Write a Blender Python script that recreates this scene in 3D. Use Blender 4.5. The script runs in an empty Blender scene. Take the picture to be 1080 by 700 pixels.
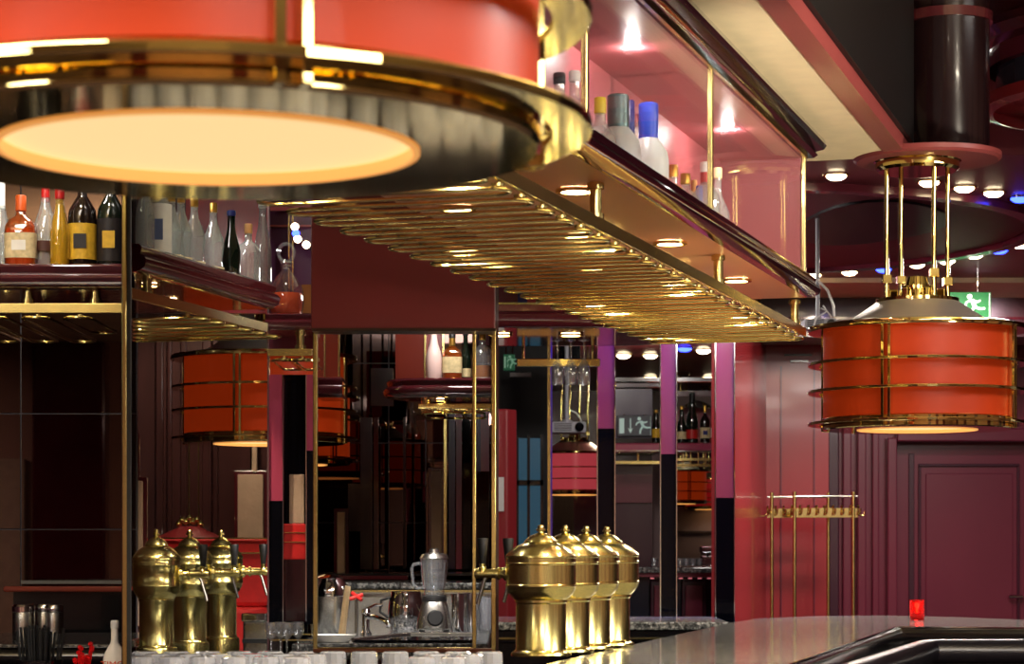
import bpy, bmesh, math, random
from mathutils import Vector, Matrix
random.seed(7)
R = math.radians
sc = bpy.context.scene
COL = sc.collection

# ------------------------------------------------------------------ camera
EYE = 1.4            # eye height, metres
F = 2400.0           # focal length in pixels of the 1080 x 700 frame
HX, HY = 540.0, 572.0
cd = bpy.data.cameras.new('camera')
cam = bpy.data.objects.new('camera', cd); COL.objects.link(cam)
cam.location = (0, 0, EYE); cam.rotation_euler = (R(90), 0, 0)
cd.sensor_width = 36.0; cd.lens = 36.0 * F / 1080.0
cd.shift_y = (HY - 350.0) / 1080.0
cd.clip_start = 0.05; cd.clip_end = 200
cd.dof.use_dof = True; cd.dof.focus_distance = 6.2; cd.dof.aperture_fstop = 13
sc.camera = cam

# ------------------------------------------------------------------ world, exposure, large lights
w = bpy.data.worlds.new('world'); sc.world = w; w.use_nodes = True
w.node_tree.nodes['Background'].inputs[0].default_value = (0.30, 0.22, 0.26, 1)
w.node_tree.nodes['Background'].inputs[1].default_value = 0.10
sc.view_settings.view_transform = 'Standard'
sc.view_settings.look = 'None'
sc.view_settings.exposure = 0.35
sc.view_settings.gamma = 1.0
sc.view_settings.use_curve_mapping = False

def light(kind, loc, power, col=(1, .84, .6), size=.1, rot=None, spot=None, target=None, blend=.5):
    l = bpy.data.lights.new('lamp_or_fill_light', kind)
    l.energy = power; l.color = col
    if kind == 'AREA': l.shape = 'DISK'; l.size = size
    elif kind in ('POINT', 'SPOT'): l.shadow_soft_size = size
    if kind == 'SPOT': l.spot_size = R(spot or 80); l.spot_blend = blend
    o = bpy.data.objects.new('lamp_or_fill_light', l); COL.objects.link(o); o.location = loc
    if target is not None:
        o.rotation_euler = (Vector(target) - Vector(loc)).to_track_quat('-Z', 'Y').to_euler()
    elif rot: o.rotation_euler = rot
    return o

WARM = (1, .80, .55); NEUT = (1, .93, .86); BLUE = (.12, .18, 1); VIOL = (.42, .25, 1)
# added fill lights, unseen: guest side behind and right of the camera, and bar
for x, y, z, p in ((2.6, 1.6, 3.2, 190), (1.0, -1.6, 3.2, 190), (-1.8, .4, 3.2, 150), (4.2, 4.6, 3.2, 190), (-.9, 3.6, 3.2, 90), (-6.4, -3, 3.2, 140), (4.5, -3, 3.2, 120)):
    light('AREA', (x, y, z), p, NEUT, 2.0)
# added uplights, unseen, washing the guest side ceiling for the brass to reflect
for x, y, p in ((2.4, 3.6, 90), (-2.2, 2.2, 80), (3.4, -.5, 90), (0, -3.2, 80)):
    light('AREA', (x, y, 2.3), p, (1, .87, .68), .6, rot=(math.pi, 0, 0))
light('SPOT', (2.3, 4.6, 1.5), 260, (1, .88, .7), .15, spot=60, target=(.85, 5.9, 2.58))  # added uplight without a fixture, brightens the cream soffit
light('AREA', (2.6, 12.6, 2.93), 90, (1, .84, .76), .9)
light('AREA', (1.35, 9.0, 2.9), 30, (1, .86, .76), .5)

# ------------------------------------------------------------------ helpers
def lin(c):
    return tuple(((v / 255) / 12.92 if v / 255 <= .04045 else ((v / 255 + .055) / 1.055) ** 2.4) for v in c)

MATS = {}
def mat(name, rgb, rough=.5, metal=0., spec=.5, coat=0., trans=0., ior=1.45, emit=None, es=0., grain=0., gscale=40., bump=0., bscale=60., stretch=(1, 1, 1), alpha=1.):
    if name in MATS: return MATS[name]
    m = bpy.data.materials.new(name); m.use_nodes = True
    nt = m.node_tree; b = nt.nodes['Principled BSDF']
    c = lin(rgb)
    b.inputs['Base Color'].default_value = (*c, 1)
    b.inputs['Roughness'].default_value = rough; b.inputs['Metallic'].default_value = metal
    b.inputs['Specular IOR Level'].default_value = spec
    b.inputs['Coat Weight'].default_value = coat; b.inputs['Coat Roughness'].default_value = .06
    b.inputs['Transmission Weight'].default_value = trans; b.inputs['IOR'].default_value = ior
    if emit: b.inputs['Emission Color'].default_value = (*lin(emit), 1); b.inputs['Emission Strength'].default_value = es
    if grain or bump:
        tc = nt.nodes.new('ShaderNodeTexCoord'); mp = nt.nodes.new('ShaderNodeMapping')
        mp.inputs['Scale'].default_value = stretch
        nt.links.new(tc.outputs['Object'], mp.inputs[0])
    if grain:
        n = nt.nodes.new('ShaderNodeTexNoise'); n.inputs['Scale'].default_value = gscale; n.inputs['Detail'].default_value = 4
        nt.links.new(mp.outputs[0], n.inputs[0])
        r = nt.nodes.new('ShaderNodeValToRGB')
        r.color_ramp.elements[0].position = .3; r.color_ramp.elements[1].position = .7
        r.color_ramp.elements[0].color = (*[v * (1 - grain) for v in c], 1)
        r.color_ramp.elements[1].color = (*[min(1, v * (1 + grain)) for v in c], 1)
        nt.links.new(n.outputs[0], r.inputs[0]); nt.links.new(r.outputs[0], b.inputs['Base Color'])
    if bump:
        n2 = nt.nodes.new('ShaderNodeTexNoise'); n2.inputs['Scale'].default_value = bscale; n2.inputs['Detail'].default_value = 3
        nt.links.new(mp.outputs[0], n2.inputs[0])
        bp = nt.nodes.new('ShaderNodeBump'); bp.inputs['Strength'].default_value = bump; bp.inputs['Distance'].default_value = .01
        nt.links.new(n2.outputs[0], bp.inputs['Height']); nt.links.new(bp.outputs[0], b.inputs['Normal'])
    MATS[name] = m
    return m

def thin_glass(name, tint=(255, 255, 255), body=.06, gloss=.10, rough=.02, bcol=None, edge=.75):
    """clear pane or thin-walled vessel: see-through, with Fresnel gloss and a little body"""
    if name in MATS: return MATS[name]
    m = bpy.data.materials.new(name); m.use_nodes = True
    nt = m.node_tree; nt.nodes.clear()
    out = nt.nodes.new('ShaderNodeOutputMaterial')
    tr = nt.nodes.new('ShaderNodeBsdfTransparent'); tr.inputs[0].default_value = (*lin(tint), 1)
    df = nt.nodes.new('ShaderNodeBsdfDiffuse'); df.inputs[0].default_value = (*lin(bcol or tint), 1)
    gl = nt.nodes.new('ShaderNodeBsdfGlossy'); gl.inputs['Roughness'].default_value = rough
    lw = nt.nodes.new('ShaderNodeLayerWeight'); lw.inputs[0].default_value = .35
    mr = nt.nodes.new('ShaderNodeMapRange'); mr.inputs['To Min'].default_value = gloss; mr.inputs['To Max'].default_value = edge
    m1 = nt.nodes.new('ShaderNodeMixShader'); m1.inputs[0].default_value = body
    m2 = nt.nodes.new('ShaderNodeMixShader')
    nt.links.new(tr.outputs[0], m1.inputs[1]); nt.links.new(df.outputs[0], m1.inputs[2])
    nt.links.new(lw.outputs['Facing'], mr.inputs[0]); nt.links.new(mr.outputs[0], m2.inputs[0])
    nt.links.new(m1.outputs[0], m2.inputs[1]); nt.links.new(gl.outputs[0], m2.inputs[2])
    nt.links.new(m2.outputs[0], out.inputs[0])
    MATS[name] = m
    return m

def granite(name, base=(112, 114, 112), dark=(36, 38, 40), pale=(222, 222, 214), rough=.12):
    m = bpy.data.materials.new(name); m.use_nodes = True
    nt = m.node_tree; b = nt.nodes['Principled BSDF']
    tc = nt.nodes.new('ShaderNodeTexCoord')
    n = nt.nodes.new('ShaderNodeTexNoise'); n.inputs['Scale'].default_value = 60; n.inputs['Detail'].default_value = 8; n.inputs['Roughness'].default_value = .75
    nt.links.new(tc.outputs['Object'], n.inputs[0])
    r = nt.nodes.new('ShaderNodeValToRGB'); cr = r.color_ramp
    cr.elements[0].position = .40; cr.elements[0].color = (*lin(dark), 1)
    cr.elements[1].position = .62; cr.elements[1].color = (*lin(pale), 1)
    e = cr.elements.new(.50); e.color = (*lin(base), 1)
    nt.links.new(n.outputs[0], r.inputs[0]); nt.links.new(r.outputs[0], b.inputs['Base Color'])
    b.inputs['Roughness'].default_value = rough; b.inputs['Specular IOR Level'].default_value = .6
    b.inputs['Coat Weight'].default_value = .2; b.inputs['Coat Roughness'].default_value = .04
    MATS[name] = m
    return m

class MB:
    """collects shapes into one mesh"""
    def __init__(s): s.v = []; s.f = []; s.M = Matrix.Identity(4)
    def _add(s, vs, fs):
        o = len(s.v); s.v += [tuple(s.M @ Vector(p)) for p in vs]; s.f += [tuple(i + o for i in f) for f in fs]; return s
    def box(s, a, b):
        x0, y0, z0 = [min(p, q) for p, q in zip(a, b)]; x1, y1, z1 = [max(p, q) for p, q in zip(a, b)]
        return s._add([(x0, y0, z0), (x1, y0, z0), (x1, y1, z0), (x0, y1, z0), (x0, y0, z1), (x1, y0, z1), (x1, y1, z1), (x0, y1, z1)],
                      [(0, 3, 2, 1), (4, 5, 6, 7), (0, 1, 5, 4), (1, 2, 6, 5), (2, 3, 7, 6), (3, 0, 4, 7)])
    def lathe(s, prof, seg=32, c=(0, 0, 0), sq=0., sx=1., sy=1., caps=True):
        vs, fs = [], []
        for r, z in prof:
            for i in range(seg):
                a = 2 * math.pi * i / seg
                ca, sa = math.cos(a), math.sin(a)
                k = 1.0
                if sq: k = (abs(ca) ** (2 / (1 - sq * .75)) + abs(sa) ** (2 / (1 - sq * .75))) ** (-(1 - sq * .75) / 2)
                vs.append((c[0] + r * ca * k * sx, c[1] + r * sa * k * sy, c[2] + z))
        for j in range(len(prof) - 1):
            for i in range(seg):
                i2 = (i + 1) % seg
                fs.append((j * seg + i, j * seg + i2, (j + 1) * seg + i2, (j + 1) * seg + i))
        if caps:
            if prof[0][0] > 1e-6: fs.append(tuple(reversed(range(seg))))
            if prof[-1][0] > 1e-6: fs.append(tuple(range((len(prof) - 1) * seg, len(prof) * seg)))
        return s._add(vs, fs)
    def ring(s, r0, r1, z0, z1, seg=64, c=(0, 0, 0)):
        prof = [(r0, z0), (r1, z0), (r1, z1), (r0, z1), (r0, z0)]
        return s.lathe(prof, seg, c, caps=False)
    def tube(s, pts, r, seg=10, closed=False, r1=None):
        pts = [Vector(p) for p in pts]; n = len(pts); vs, fs = [], []
        up = None
        for k, p in enumerate(pts):
            if closed: d = pts[(k + 1) % n] - pts[k - 1]
            else: d = pts[min(k + 1, n - 1)] - pts[max(k - 1, 0)]
            d.normalize()
            if up is None:
                up = Vector((0, 0, 1)) if abs(d.z) < .9 else Vector((1, 0, 0))
            a = d.cross(up)
            if a.length < 1e-5: a = d.orthogonal()
            a.normalize(); b = a.cross(d).normalized(); up = b
            rr = r if r1 is None else r + (r1 - r) * k / (n - 1)
            for i in range(seg):
                t = 2 * math.pi * i / seg
                vs.append(p + a * rr * math.cos(t) + b * rr * math.sin(t))
        m = n if closed else n - 1
        for k in range(m):
            k2 = (k + 1) % n
            for i in range(seg):
                i2 = (i + 1) % seg
                fs.append((k * seg + i, k * seg + i2, k2 * seg + i2, k2 * seg + i))
        if not closed: fs.append(tuple(reversed(range(seg)))); fs.append(tuple(range((n - 1) * seg, n * seg)))
        return s._add(vs, fs)
    def prism(s, base, vec):
        """closed polygon (3-D points) extruded by vec"""
        n = len(base); vec = Vector(vec); b = [Vector(p) for p in base]
        vs = b + [p + vec for p in b]
        fs = [tuple(reversed(range(n))), tuple(range(n, 2 * n))]
        for i in range(n): j = (i + 1) % n; fs.append((i, j, n + j, n + i))
        return s._add(vs, fs)
    def sweep(s, prof, path, closed=False):
        """profile of (outward, up) swept along a horizontal path; outward is to the right of travel"""
        n = len(path); k = len(prof); vs, fs = [], []
        P2 = [Vector((p[0], p[1])) for p in path]
        for i in range(n):
            ns = []
            for a, b in ((i - 1, i), (i, i + 1)):
                if closed or (a >= 0 and b < n):
                    d = (P2[b % n] - P2[a % n]).normalized(); ns.append(Vector((d.y, -d.x)))
            nn = (ns[0] + ns[-1]); nn.normalize(); q = 1 / max(.35, nn.dot(ns[0]))
            for o, u in prof: vs.append((path[i][0] + nn.x * o * q, path[i][1] + nn.y * o * q, path[i][2] + u))
        for i in range(n if closed else n - 1):
            i2 = (i + 1) % n
            for j in range(k):
                j2 = (j + 1) % k
                fs.append((i * k + j, i2 * k + j, i2 * k + j2, i * k + j2))
        if not closed: fs.append(tuple(range(k))); fs.append(tuple(reversed(range((n - 1) * k, n * k))))
        return s._add(vs, fs)
    def build(s, name, m, parent=None, smooth=True, bevel=0., loc=None, angle=35):
        me = bpy.data.meshes.new(name); me.from_pydata(s.v, [], s.f)
        bm = bmesh.new(); bm.from_mesh(me); bmesh.ops.recalc_face_normals(bm, faces=bm.faces)
        if bevel:
            bmesh.ops.bevel(bm, geom=[e for e in bm.edges if len(e.link_faces) == 2 and e.calc_face_angle(0) > .6], offset=bevel, segments=2, affect='EDGES', profile=.5)
        bm.to_mesh(me); bm.free()
        if smooth and not bevel:
            me.polygons.foreach_set('use_smooth', [True] * len(me.polygons)); me.set_sharp_from_angle(angle=R(angle))
        me.materials.append(m)
        o = bpy.data.objects.new(name, me); COL.objects.link(o)
        if parent: o.parent = parent
        if loc is not None: o.location = loc
        return o

def P(px, py, Y):
    return Vector(((px - HX) / F * Y, Y, EYE + (HY - py) / F * Y))
def tag(o, label, cat, group=None):
    o['label'] = label; o['category'] = cat
    if group: o['group'] = group
    return o
def thing(name, label, cat, loc=(0, 0, 0), rz=0., group=None):
    o = bpy.data.objects.new(name, None); COL.objects.link(o); o.empty_display_size = .05
    o.location = loc; o.rotation_euler = (0, 0, rz)
    return tag(o, label, cat, group)
def struct(o, label=None):
    o['kind'] = 'structure'
    if label: o['label'] = label
    return o
def copy_tree(o, parent=None):
    c = o.copy(); COL.objects.link(c)
    if parent: c.parent = parent
    for ch in list(o.children): copy_tree(ch, c)
    return c
ORD = ('first', 'second', 'third', 'fourth', 'fifth', 'sixth', 'seventh', 'eighth', 'ninth', 'tenth', 'eleventh', 'twelfth', 'thirteenth', 'fourteenth')
TRIM = [0]
def trim(mb, m, label=None, name=None, **k):
    TRIM[0] += 1
    return struct(mb.build(name or 'trim_%d' % TRIM[0], m, **k), label)
def slab(x0, y0, x1, y1, Y, d, m, label=None, name=None, bevel=0., **k):
    """board whose front face covers the pixel box at depth Y, d metres thick"""
    a = P(x0, y0, Y); b = P(x1, y1, Y)
    return trim(MB().box((a.x, Y, a.z), (b.x, Y + d, b.z)), m, label, name, bevel=bevel, **k)

# ------------------------------------------------------------------ materials
BRASS = mat('polished_brass', (228, 210, 138), .15, 1., grain=.08, gscale=6)
BRASS2 = mat('brushed_brass', (216, 196, 126), .24, 1., grain=.1, gscale=9)
LAMPB = mat('mirror_brass', (226, 204, 128), .06, 1.)
TAPB = mat('satin_tap_brass', (230, 216, 140), .22, 1., grain=.05, gscale=8)
CHROME = mat('chrome', (225, 225, 228), .07, 1.)
STEEL = mat('brushed_steel', (190, 188, 182), .27, 1., grain=.08, gscale=30, stretch=(1, 1, 8))
RODM = mat('rack_brass', (246, 226, 142), .16, 1.)
BURG = mat('burgundy_lacquer', (74, 24, 30), .13, 0, .6, coat=.8, grain=.15, gscale=5)
BURGD = mat('dark_burgundy_lacquer', (40, 14, 20), .10, 0, .6, coat=.9)
MAROON = mat('maroon_laminate', (96, 34, 32), .32, 0, .4, grain=.06, gscale=4)
PINKW = mat('pink_lacquer', (172, 84, 88), .25, 0, .5, coat=.25, grain=.05, gscale=3)
REDW = mat('red_lacquer_wall', (148, 44, 50), .24, 0, .5, coat=.4, grain=.05, gscale=2)
PURW = mat('plum_lacquer_wall', (106, 38, 56), .24, 0, .5, coat=.4, grain=.06, gscale=2)
PURD = mat('dark_plum_lacquer', (62, 24, 40), .25, 0, .5, coat=.4)
PILAST = mat('rose_pilaster_lacquer', (150, 56, 82), .25, 0, .5, coat=.3, grain=.04, gscale=3)
CREAM = mat('cream_plaster', (222, 205, 165), .6, grain=.06, gscale=12, bump=.1, bscale=30)
BEIGE = mat('beige_suede_panel', (176, 150, 128), .8, grain=.1, gscale=14, bump=.2)
DKBROWN = mat('dark_brown_veneer', (56, 30, 30), .3, 0, .5, coat=.3, grain=.25, gscale=3, stretch=(6, 6, .6))
BLACKG = mat('black_glass', (7, 8, 14), .05, 0, .2)
BLACK = mat('black_lacquer', (12, 11, 13), .16, 0, .5, coat=.5)
BLACKM = mat('black_matt', (14, 14, 15), .5)
LEATHER = mat('black_leather', (20, 18, 22), .28, 0, .6, coat=.3, bump=.15, bscale=160)
SHADE = mat('orange_red_shade', (146, 44, 14), .36, 0, .25, coat=.05, emit=(214, 64, 14), es=.15)
SHADEP = mat('rose_red_shade', (224, 84, 84), .25, 0, .5, coat=.4, emit=(224, 80, 90), es=.30)
GLOW = mat('lamp_rim', (240, 190, 130), .5, emit=(255, 176, 92), es=.55)
GLOWD = mat('lamp_diffuser', (250, 226, 186), .6, emit=(255, 212, 148), es=.80)
GLOWW = mat('warm_lens', (255, 240, 210), .4, emit=(255, 232, 190), es=14.)
GLOWB = mat('blue_lens', (60, 70, 255), .4, emit=(40, 60, 255), es=10.)
MIRROR = mat('smoked_mirror', (92, 76, 72), .012, 1.)
GRAN = granite('grey_granite')
GRAND = granite('dark_granite', (70, 72, 74), (22, 24, 26), (150, 150, 148), .12)
PANE = thin_glass('cabinet_glass', body=.008, gloss=.03, edge=.22)
CLEAR = thin_glass('clear_bottle_glass', (244, 250, 248), .22, .12, .04, (236, 244, 242), .7)
CRYSTAL = thin_glass('crystal_glass', (250, 252, 255), .07, .14, .02, (235, 240, 245), .85)
CUT = mat('cut_crystal', (244, 247, 252), .03, 0, .6, trans=.72, ior=1.5)
DECK = mat('carpet', (40, 22, 28), .9, bump=.3, bscale=200)
WHITE = mat('white_plastic', (226, 226, 222), .35)
GREYP = mat('grey_plastic', (170, 172, 180), .35)

# ================================================================== THE ROOM
struct(MB().box((-9, -6, -.1), (9, 27, 0)).build('floor', DECK), 'dark carpeted floor')
struct(MB().box((-9, 7.2, 3.32), (9, 9.4, 3.5)).build('ceiling', mat('dark_ceiling', (34, 17, 20), .3, 0, .5, coat=.2)), 'dark lacquered ceiling above the bar')
struct(MB().box((-9, -6, 3.32), (9, 7.2, 3.5)).build('ceiling', mat('cream_ceiling', (214, 196, 160), .7, grain=.05, gscale=3)), 'cream ceiling of the guest side')
# far ceiling, plum with the round recess
struct(MB().box((-9, 9.4, 3.0), (9, 27, 3.5)).build('ceiling', mat('plum_ceiling', (128, 50, 62), .5, 0, .4, coat=.1, grain=.08, gscale=3)), 'plum coloured ceiling over the rear of the room')
struct(MB().box((-9.2, -6, 0), (-9, 27, 3.5)).build('wall_left', PURD))
struct(MB().box((9, -6, 0), (9.2, 9, 3.5)).build('wall_right', mat('rose_beige_wall', (168, 124, 104), .6, grain=.06, gscale=2)))
struct(MB().box((9, 9, 0), (9.2, 27, 3.5)).build('wall_right', PURD))
struct(MB().box((-9, -6.2, 0), (9, -6, 3.5)).build('wall_rear', mat('rose_beige_wall', (168, 124, 104))))
struct(MB().box((-9, 24, 0), (2.6, 24.2, 3.5)).build('wall_far', PURD))

# --- red rear walls to the right of the mirrors
def wallseg(x0, Y0, x1, Y1, m, name, label=None, z1=3.0):
    a = P(x0, 0, Y0); b = P(x1, 0, Y1)
    d = Vector((b.x - a.x, b.y - a.y, 0)).normalized(); n = Vector((-d.y, d.x, 0)) * .12
    return struct(MB().prism([(a.x, a.y, 0), (b.x, b.y, 0), (b.x + n.x, b.y + n.y, 0), (a.x + n.x, a.y + n.y, 0)], (0, 0, z1)).build(name, m), label)
wallseg(774, 12.2, 809, 15.6, REDW, 'wall_back_angled', 'red lacquered wall running back beside the mirrored strips')
wb = struct(MB().box((P(806, 0, 15.5).x, 15.5, 0), (P(874, 0, 15.5).x, 15.7, 3.0)).build('wall_back_red', REDW), 'red lacquered wall behind the coat rack')
WY = 15.9
wp = struct(MB().box((P(872, 0, WY).x, WY, 0), (P(944, 0, WY).x, WY + .2, 3.0)).box((P(944, 0, WY).x, WY, P(0, 462, WY).z), (8.9, WY + .2, 3.0)).box((3.95, WY, 0), (8.9, WY + .2, 3)).build('wall_back', PURW), 'plum lacquered wall around the door')
# shadow gap and casing mouldings
for x0, x1, d in ((888, 897, .05), (903, 912, .07), (919, 926, .05), (934, 944, .09)):
    a = P(x0, 0, WY).x; b = P(x1, 0, WY).x
    o = MB().box((a, WY - d, 0), (b, WY, 2.42 if x0 < 930 else P(0, 462, WY).z)).build('casing_strip', PURW, wp, bevel=.008)
MB().box((P(872, 0, WY).x, WY - .06, 0), (P(884, 0, WY).x, WY, 2.5)).build('casing_strip', PURD, wp, bevel=.01)  # dark raised strip stands in for the shade of the gap
MB().box((P(944, 0, WY).x, WY - .09, P(0, 466, WY).z), (3.95, WY, P(0, 452, WY).z)).build('casing_strip', PURW, wp, bevel=.01)
# slim slots cut in the red wall (raised beads)
for x0, y0, x1, y1 in ((827, 373.5, 856, 375.5), (833, 380, 852, 382)):
    MB().box((P(x0, 0, 15.5).x, 15.48, P(0, y1, 15.5).z), (P(x1, 0, 15.5).x, 15.5, P(0, y0, 15.5).z)).build('slot_bead', BURGD, wb)
for x0 in (823, 858):
    MB().box((P(x0, 0, 15.5).x, 15.485, 0), (P(x0 + 1.2, 0, 15.5).x, 15.5, 2.6)).build('panel_bead', PURW, wb)
# door
dr = thing('door_1', 'plum panelled door with a lever handle behind the bar', 'door', (0, 0, 0)); del dr['category']; dr['kind'] = 'structure'
DY = WY + .12
MB().box((P(945, 0, DY).x, DY, 0), (3.93, DY + .05, P(0, 466, DY).z)).build('door_leaf', PURW, dr)
MB().box((P(958, 0, DY).x, DY - .015, .1), (P(964, 0, DY).x, DY, P(0, 478, DY).z)).build('leaf_edge', PURD, dr, bevel=.004)
for x0, y0, x1, y1, m in ((968, 489, 1075, 492, PURD), (968, 492, 971, 760, PURD), (1072, 492, 1075, 760, PURD)):
    MB().box((P(x0, 0, DY).x, DY - .022, P(0, y1, DY).z), (P(x1, 0, DY).x, DY, P(0, y0, DY).z)).build('panel_moulding', m, dr, bevel=.006)
MB().box((P(976, 0, DY).x, DY - .014, .3), (P(1068, 0, DY).x, DY, P(0, 499, DY).z)).build('door_panel', PURW, dr, bevel=.006)
h = MB().tube([P(1078, 629, DY - .02), P(1078, 629, DY - .06), P(1064, 629, DY - .065)], .012).build('handle', CHROME, dr)
# dark beam below the far ceiling, pale strip of ceiling
trim(MB().box((1.6, 14.6, 2.72), (8.9, 15.2, 3.0)), DKBROWN, 'dark wooden beam under the rear ceiling')
trim(MB().box((1.6, 14.58, 2.83), (8.9, 14.6, 2.845)), BURG)
trim(MB().box((1.5, 13.75, 2.97), (8.9, 14.6, 3.0)), CREAM, 'pale strip of ceiling before the dark beam')
# round ceiling recess with raised rim
CC = (1.05, 11.75)
trim(MB().ring(1.58, 1.66, -.035, 0, 96, (CC[0], CC[1], 3.0)), PURW, 'round plum moulding on the ceiling')
trim(MB().lathe([(1.56, -.012), (1.56, 0)], 96, (CC[0], CC[1], 3.0)), mat('dark_plum_ceiling_disc', (98, 36, 48), .5, 0, .25), 'dark plum disc of the ceiling recess')
# dark leaf: a reflection in the recess built as a flat shape
leaf = []
for k in range(28):
    a = 2 * math.pi * k / 28; leaf.append((1.80 + .36 * math.cos(a), 11.3 + .75 * math.sin(a) * (1 - .25 * math.cos(a)), 2.975))
tag(MB().prism(leaf, (0, 0, .012)).build('ceiling_reflection_leaf', mat('dark_reflection_tone', (12, 16, 22), .4, 0, .3)), 'dark oval shape standing for a reflection in the round ceiling recess', 'reflection')

# --- soffit over the gantry, its pink edge
GU = Vector((.2922, .9564, 0)).normalized(); GV = Vector((-GU.y, GU.x, 0))
def GX(Y): return .3055 * Y - 1.1466            # right face of the gantry
GO = Vector((GX(3.0), 3.0, 0))                   # local origin: s along GU, t to the left
def G(s, t, z): return GO + GU * s + GV * t + Vector((0, 0, z))
SL = (7.02 - 3.0) / GU.y
trim(MB().prism([G(-1.6, 1.4, 2.58), G(SL, 1.4, 2.58), G(SL, -.165, 2.58), G(-1.6, -.165, 2.58)], (0, 0, .12)), CREAM, 'cream soffit above the glass cabinet')
trim(MB().prism([G(-1.6, -.165, 2.575), G(SL, -.165, 2.575), G(SL, -.225, 2.575), G(-1.6, -.225, 2.575)], (0, 0, .3)), mat('dusty_rose', (122, 54, 52), .4, grain=.05, gscale=4), 'pink edge band of the soffit')
trim(MB().prism([G(-1.6, -.225, 2.62), G(SL, -.225, 2.62), G(SL, -.24, 2.62), G(-1.6, -.24, 2.62)], (0, 0, .70)), mat('dark_matt_fascia', (8, 5, 6), .5, 0, .3))
# round cornices in the upper right corner
cc = (2.16, 7.9)
trim(MB().lathe([(.50, 3.11), (.55, 3.12), (.575, 3.15), (.56, 3.185), (.52, 3.20), (.52, 3.32), (.4, 3.32), (.4, 3.11)], 96, (cc[0], cc[1], 0), caps=False), BURG, 'round burgundy cornice in the upper corner')
trim(MB().lathe([(.50, 3.05), (.50, 3.11), (.3, 3.11), (.3, 3.05)], 96, (cc[0], cc[1], 0), caps=False), PURW, 'plum frieze below the round cornice')
trim(MB().lathe([(.47, 2.96), (.47, 3.05), (.3, 3.05), (.3, 2.96)], 96, (cc[0], cc[1], 0), caps=False), mat('smoked_blue_glass', (60, 66, 84), .1, .2, .7, coat=.4), 'smoked glass frieze')
trim(MB().lathe([(.48, 2.90), (.52, 2.91), (.52, 2.95), (.48, 2.96), (.3, 2.96), (.3, 2.90)], 96, (cc[0], cc[1], 0), caps=False), REDW, 'red band below the smoked frieze')

# ================================================================== PENDANT LAMPS
def pendant(label, x, y, zb=1.741, ztop=2.566, post0=-27.7, shade=SHADE, power=6., sc_=1., group='round red pendant lamps', rods=True):
    t = thing('pendant_lamp', label, 'lamp', (x, y, zb), 0, group)
    S = 72
    MB().lathe([(.2836, .035), (.2876, .037), (.2876, .297), (.2836, .299)], S, caps=False).build('lamp_shade', shade, t)
    MB().lathe([(.182, 0), (.286, 0), (.290, .003), (.290, .033), (.286, .037), (.27, .037)], S, caps=False).build('bottom_band', LAMPB, t)
    b = MB(); b.ring(.178, .184, -.002, .012, S).build('diffuser_rim', GLOW, t)
    MB().lathe([(.181, .009), (.176, .022), (.14, .040), (.07, .050), (0, .052)], S).build('diffuser', GLOWD, t)
    light('POINT', (x, y, zb + .030), .30, (1, .80, .52), .010)
    for z in (.018, .115, .200):
        MB().ring(.300, .334, z - .004, z + .005, S).build('hoop', LAMPB, t, bevel=.0015)
    MB().lathe([(.27, .297), (.334, .299), (.336, .305), (.334, .315), (.30, .322), (.25, .324), (.22, .322)], S, caps=False).build('top_flange', LAMPB, t)
    MB().lathe([(.235, .318), (.225, .326), (.122, .394), (.110, .396)], S, caps=False).build('cone_top', mat('pale_satin_metal', (226, 220, 214), .42, .85), t)
    h = MB().ring(.09, .126, .392, .402, S)
    h.lathe([(.09, .395), (.085, .404), (.045, .408), (.042, .43), (.05, .432), (.05, .442), (.036, .446), (.03, .47), (0, .475)], 32)
    hb = h.build('hub', LAMPB, t)
    for k in range(8):
        a = 2 * math.pi * k / 8 + .2
        m = MB(); m.M = Matrix.Translation((.08 * math.cos(a), .08 * math.sin(a), .412)) @ Matrix.Rotation(a, 4, 'Z'); m.box((-.013, -.009, -.015), (.013, .009, .018)).build('hub_lug', LAMPB, hb, bevel=.002)
    for k in range(4):
        a = R(post0 + 90 * k - 90)
        for da in (-.034, .034):
            ca, sa = math.cos(a + da), math.sin(a + da)
            m = MB(); m.M = Matrix.Translation((.297 * ca, .297 * sa, 0)) @ Matrix.Rotation(a + da, 4, 'Z')
            m.box((-.007, -.0045, .0), (.01, .0045, .31)).build('post', LAMPB, t, bevel=.0012)
    if rods:
        for k in range(4):
            a = R(18.4 + 90 * k); X, Y = .105 * math.cos(a), .105 * math.sin(a)
            L = ztop - zb
            rd = MB().tube([(X, Y, .385), (X, Y, L)], .0075, 12).build('suspension_rod', LAMPB, t)
            zc = .447 + .012 * (k % 2)
            MB().box((X - .014, Y - .014, zc), (X + .014, Y + .014, zc + .026)).build('rod_clamp', LAMPB, rd, bevel=.002)
        MB().lathe([(0, ztop - zb - .03), (.118, ztop - zb - .03), (.128, ztop - zb - .022), (.128, ztop - zb - .004), (.134, ztop - zb), (0, ztop - zb)], S).build('ceiling_rose', LAMPB, t)
    light('SPOT', (x, y, zb - .008), power, WARM, .12, rot=(0, 0, 0), spot=150, blend=.6)
    return t

NLX, NLY = (220 - HX) / F * 1.98, 1.98
pendant('large red pendant lamp with brass hoops filling the upper left foreground', NLX, NLY, 1.741, 2.576, post0=19.5, power=5)
FLX, FLY = (967.5 - HX) / F * 7.0, 7.0
pendant('red drum pendant lamp with brass hoops hanging right over the bar corner', FLX, FLY, 1.746, 2.57, power=6)
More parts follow.
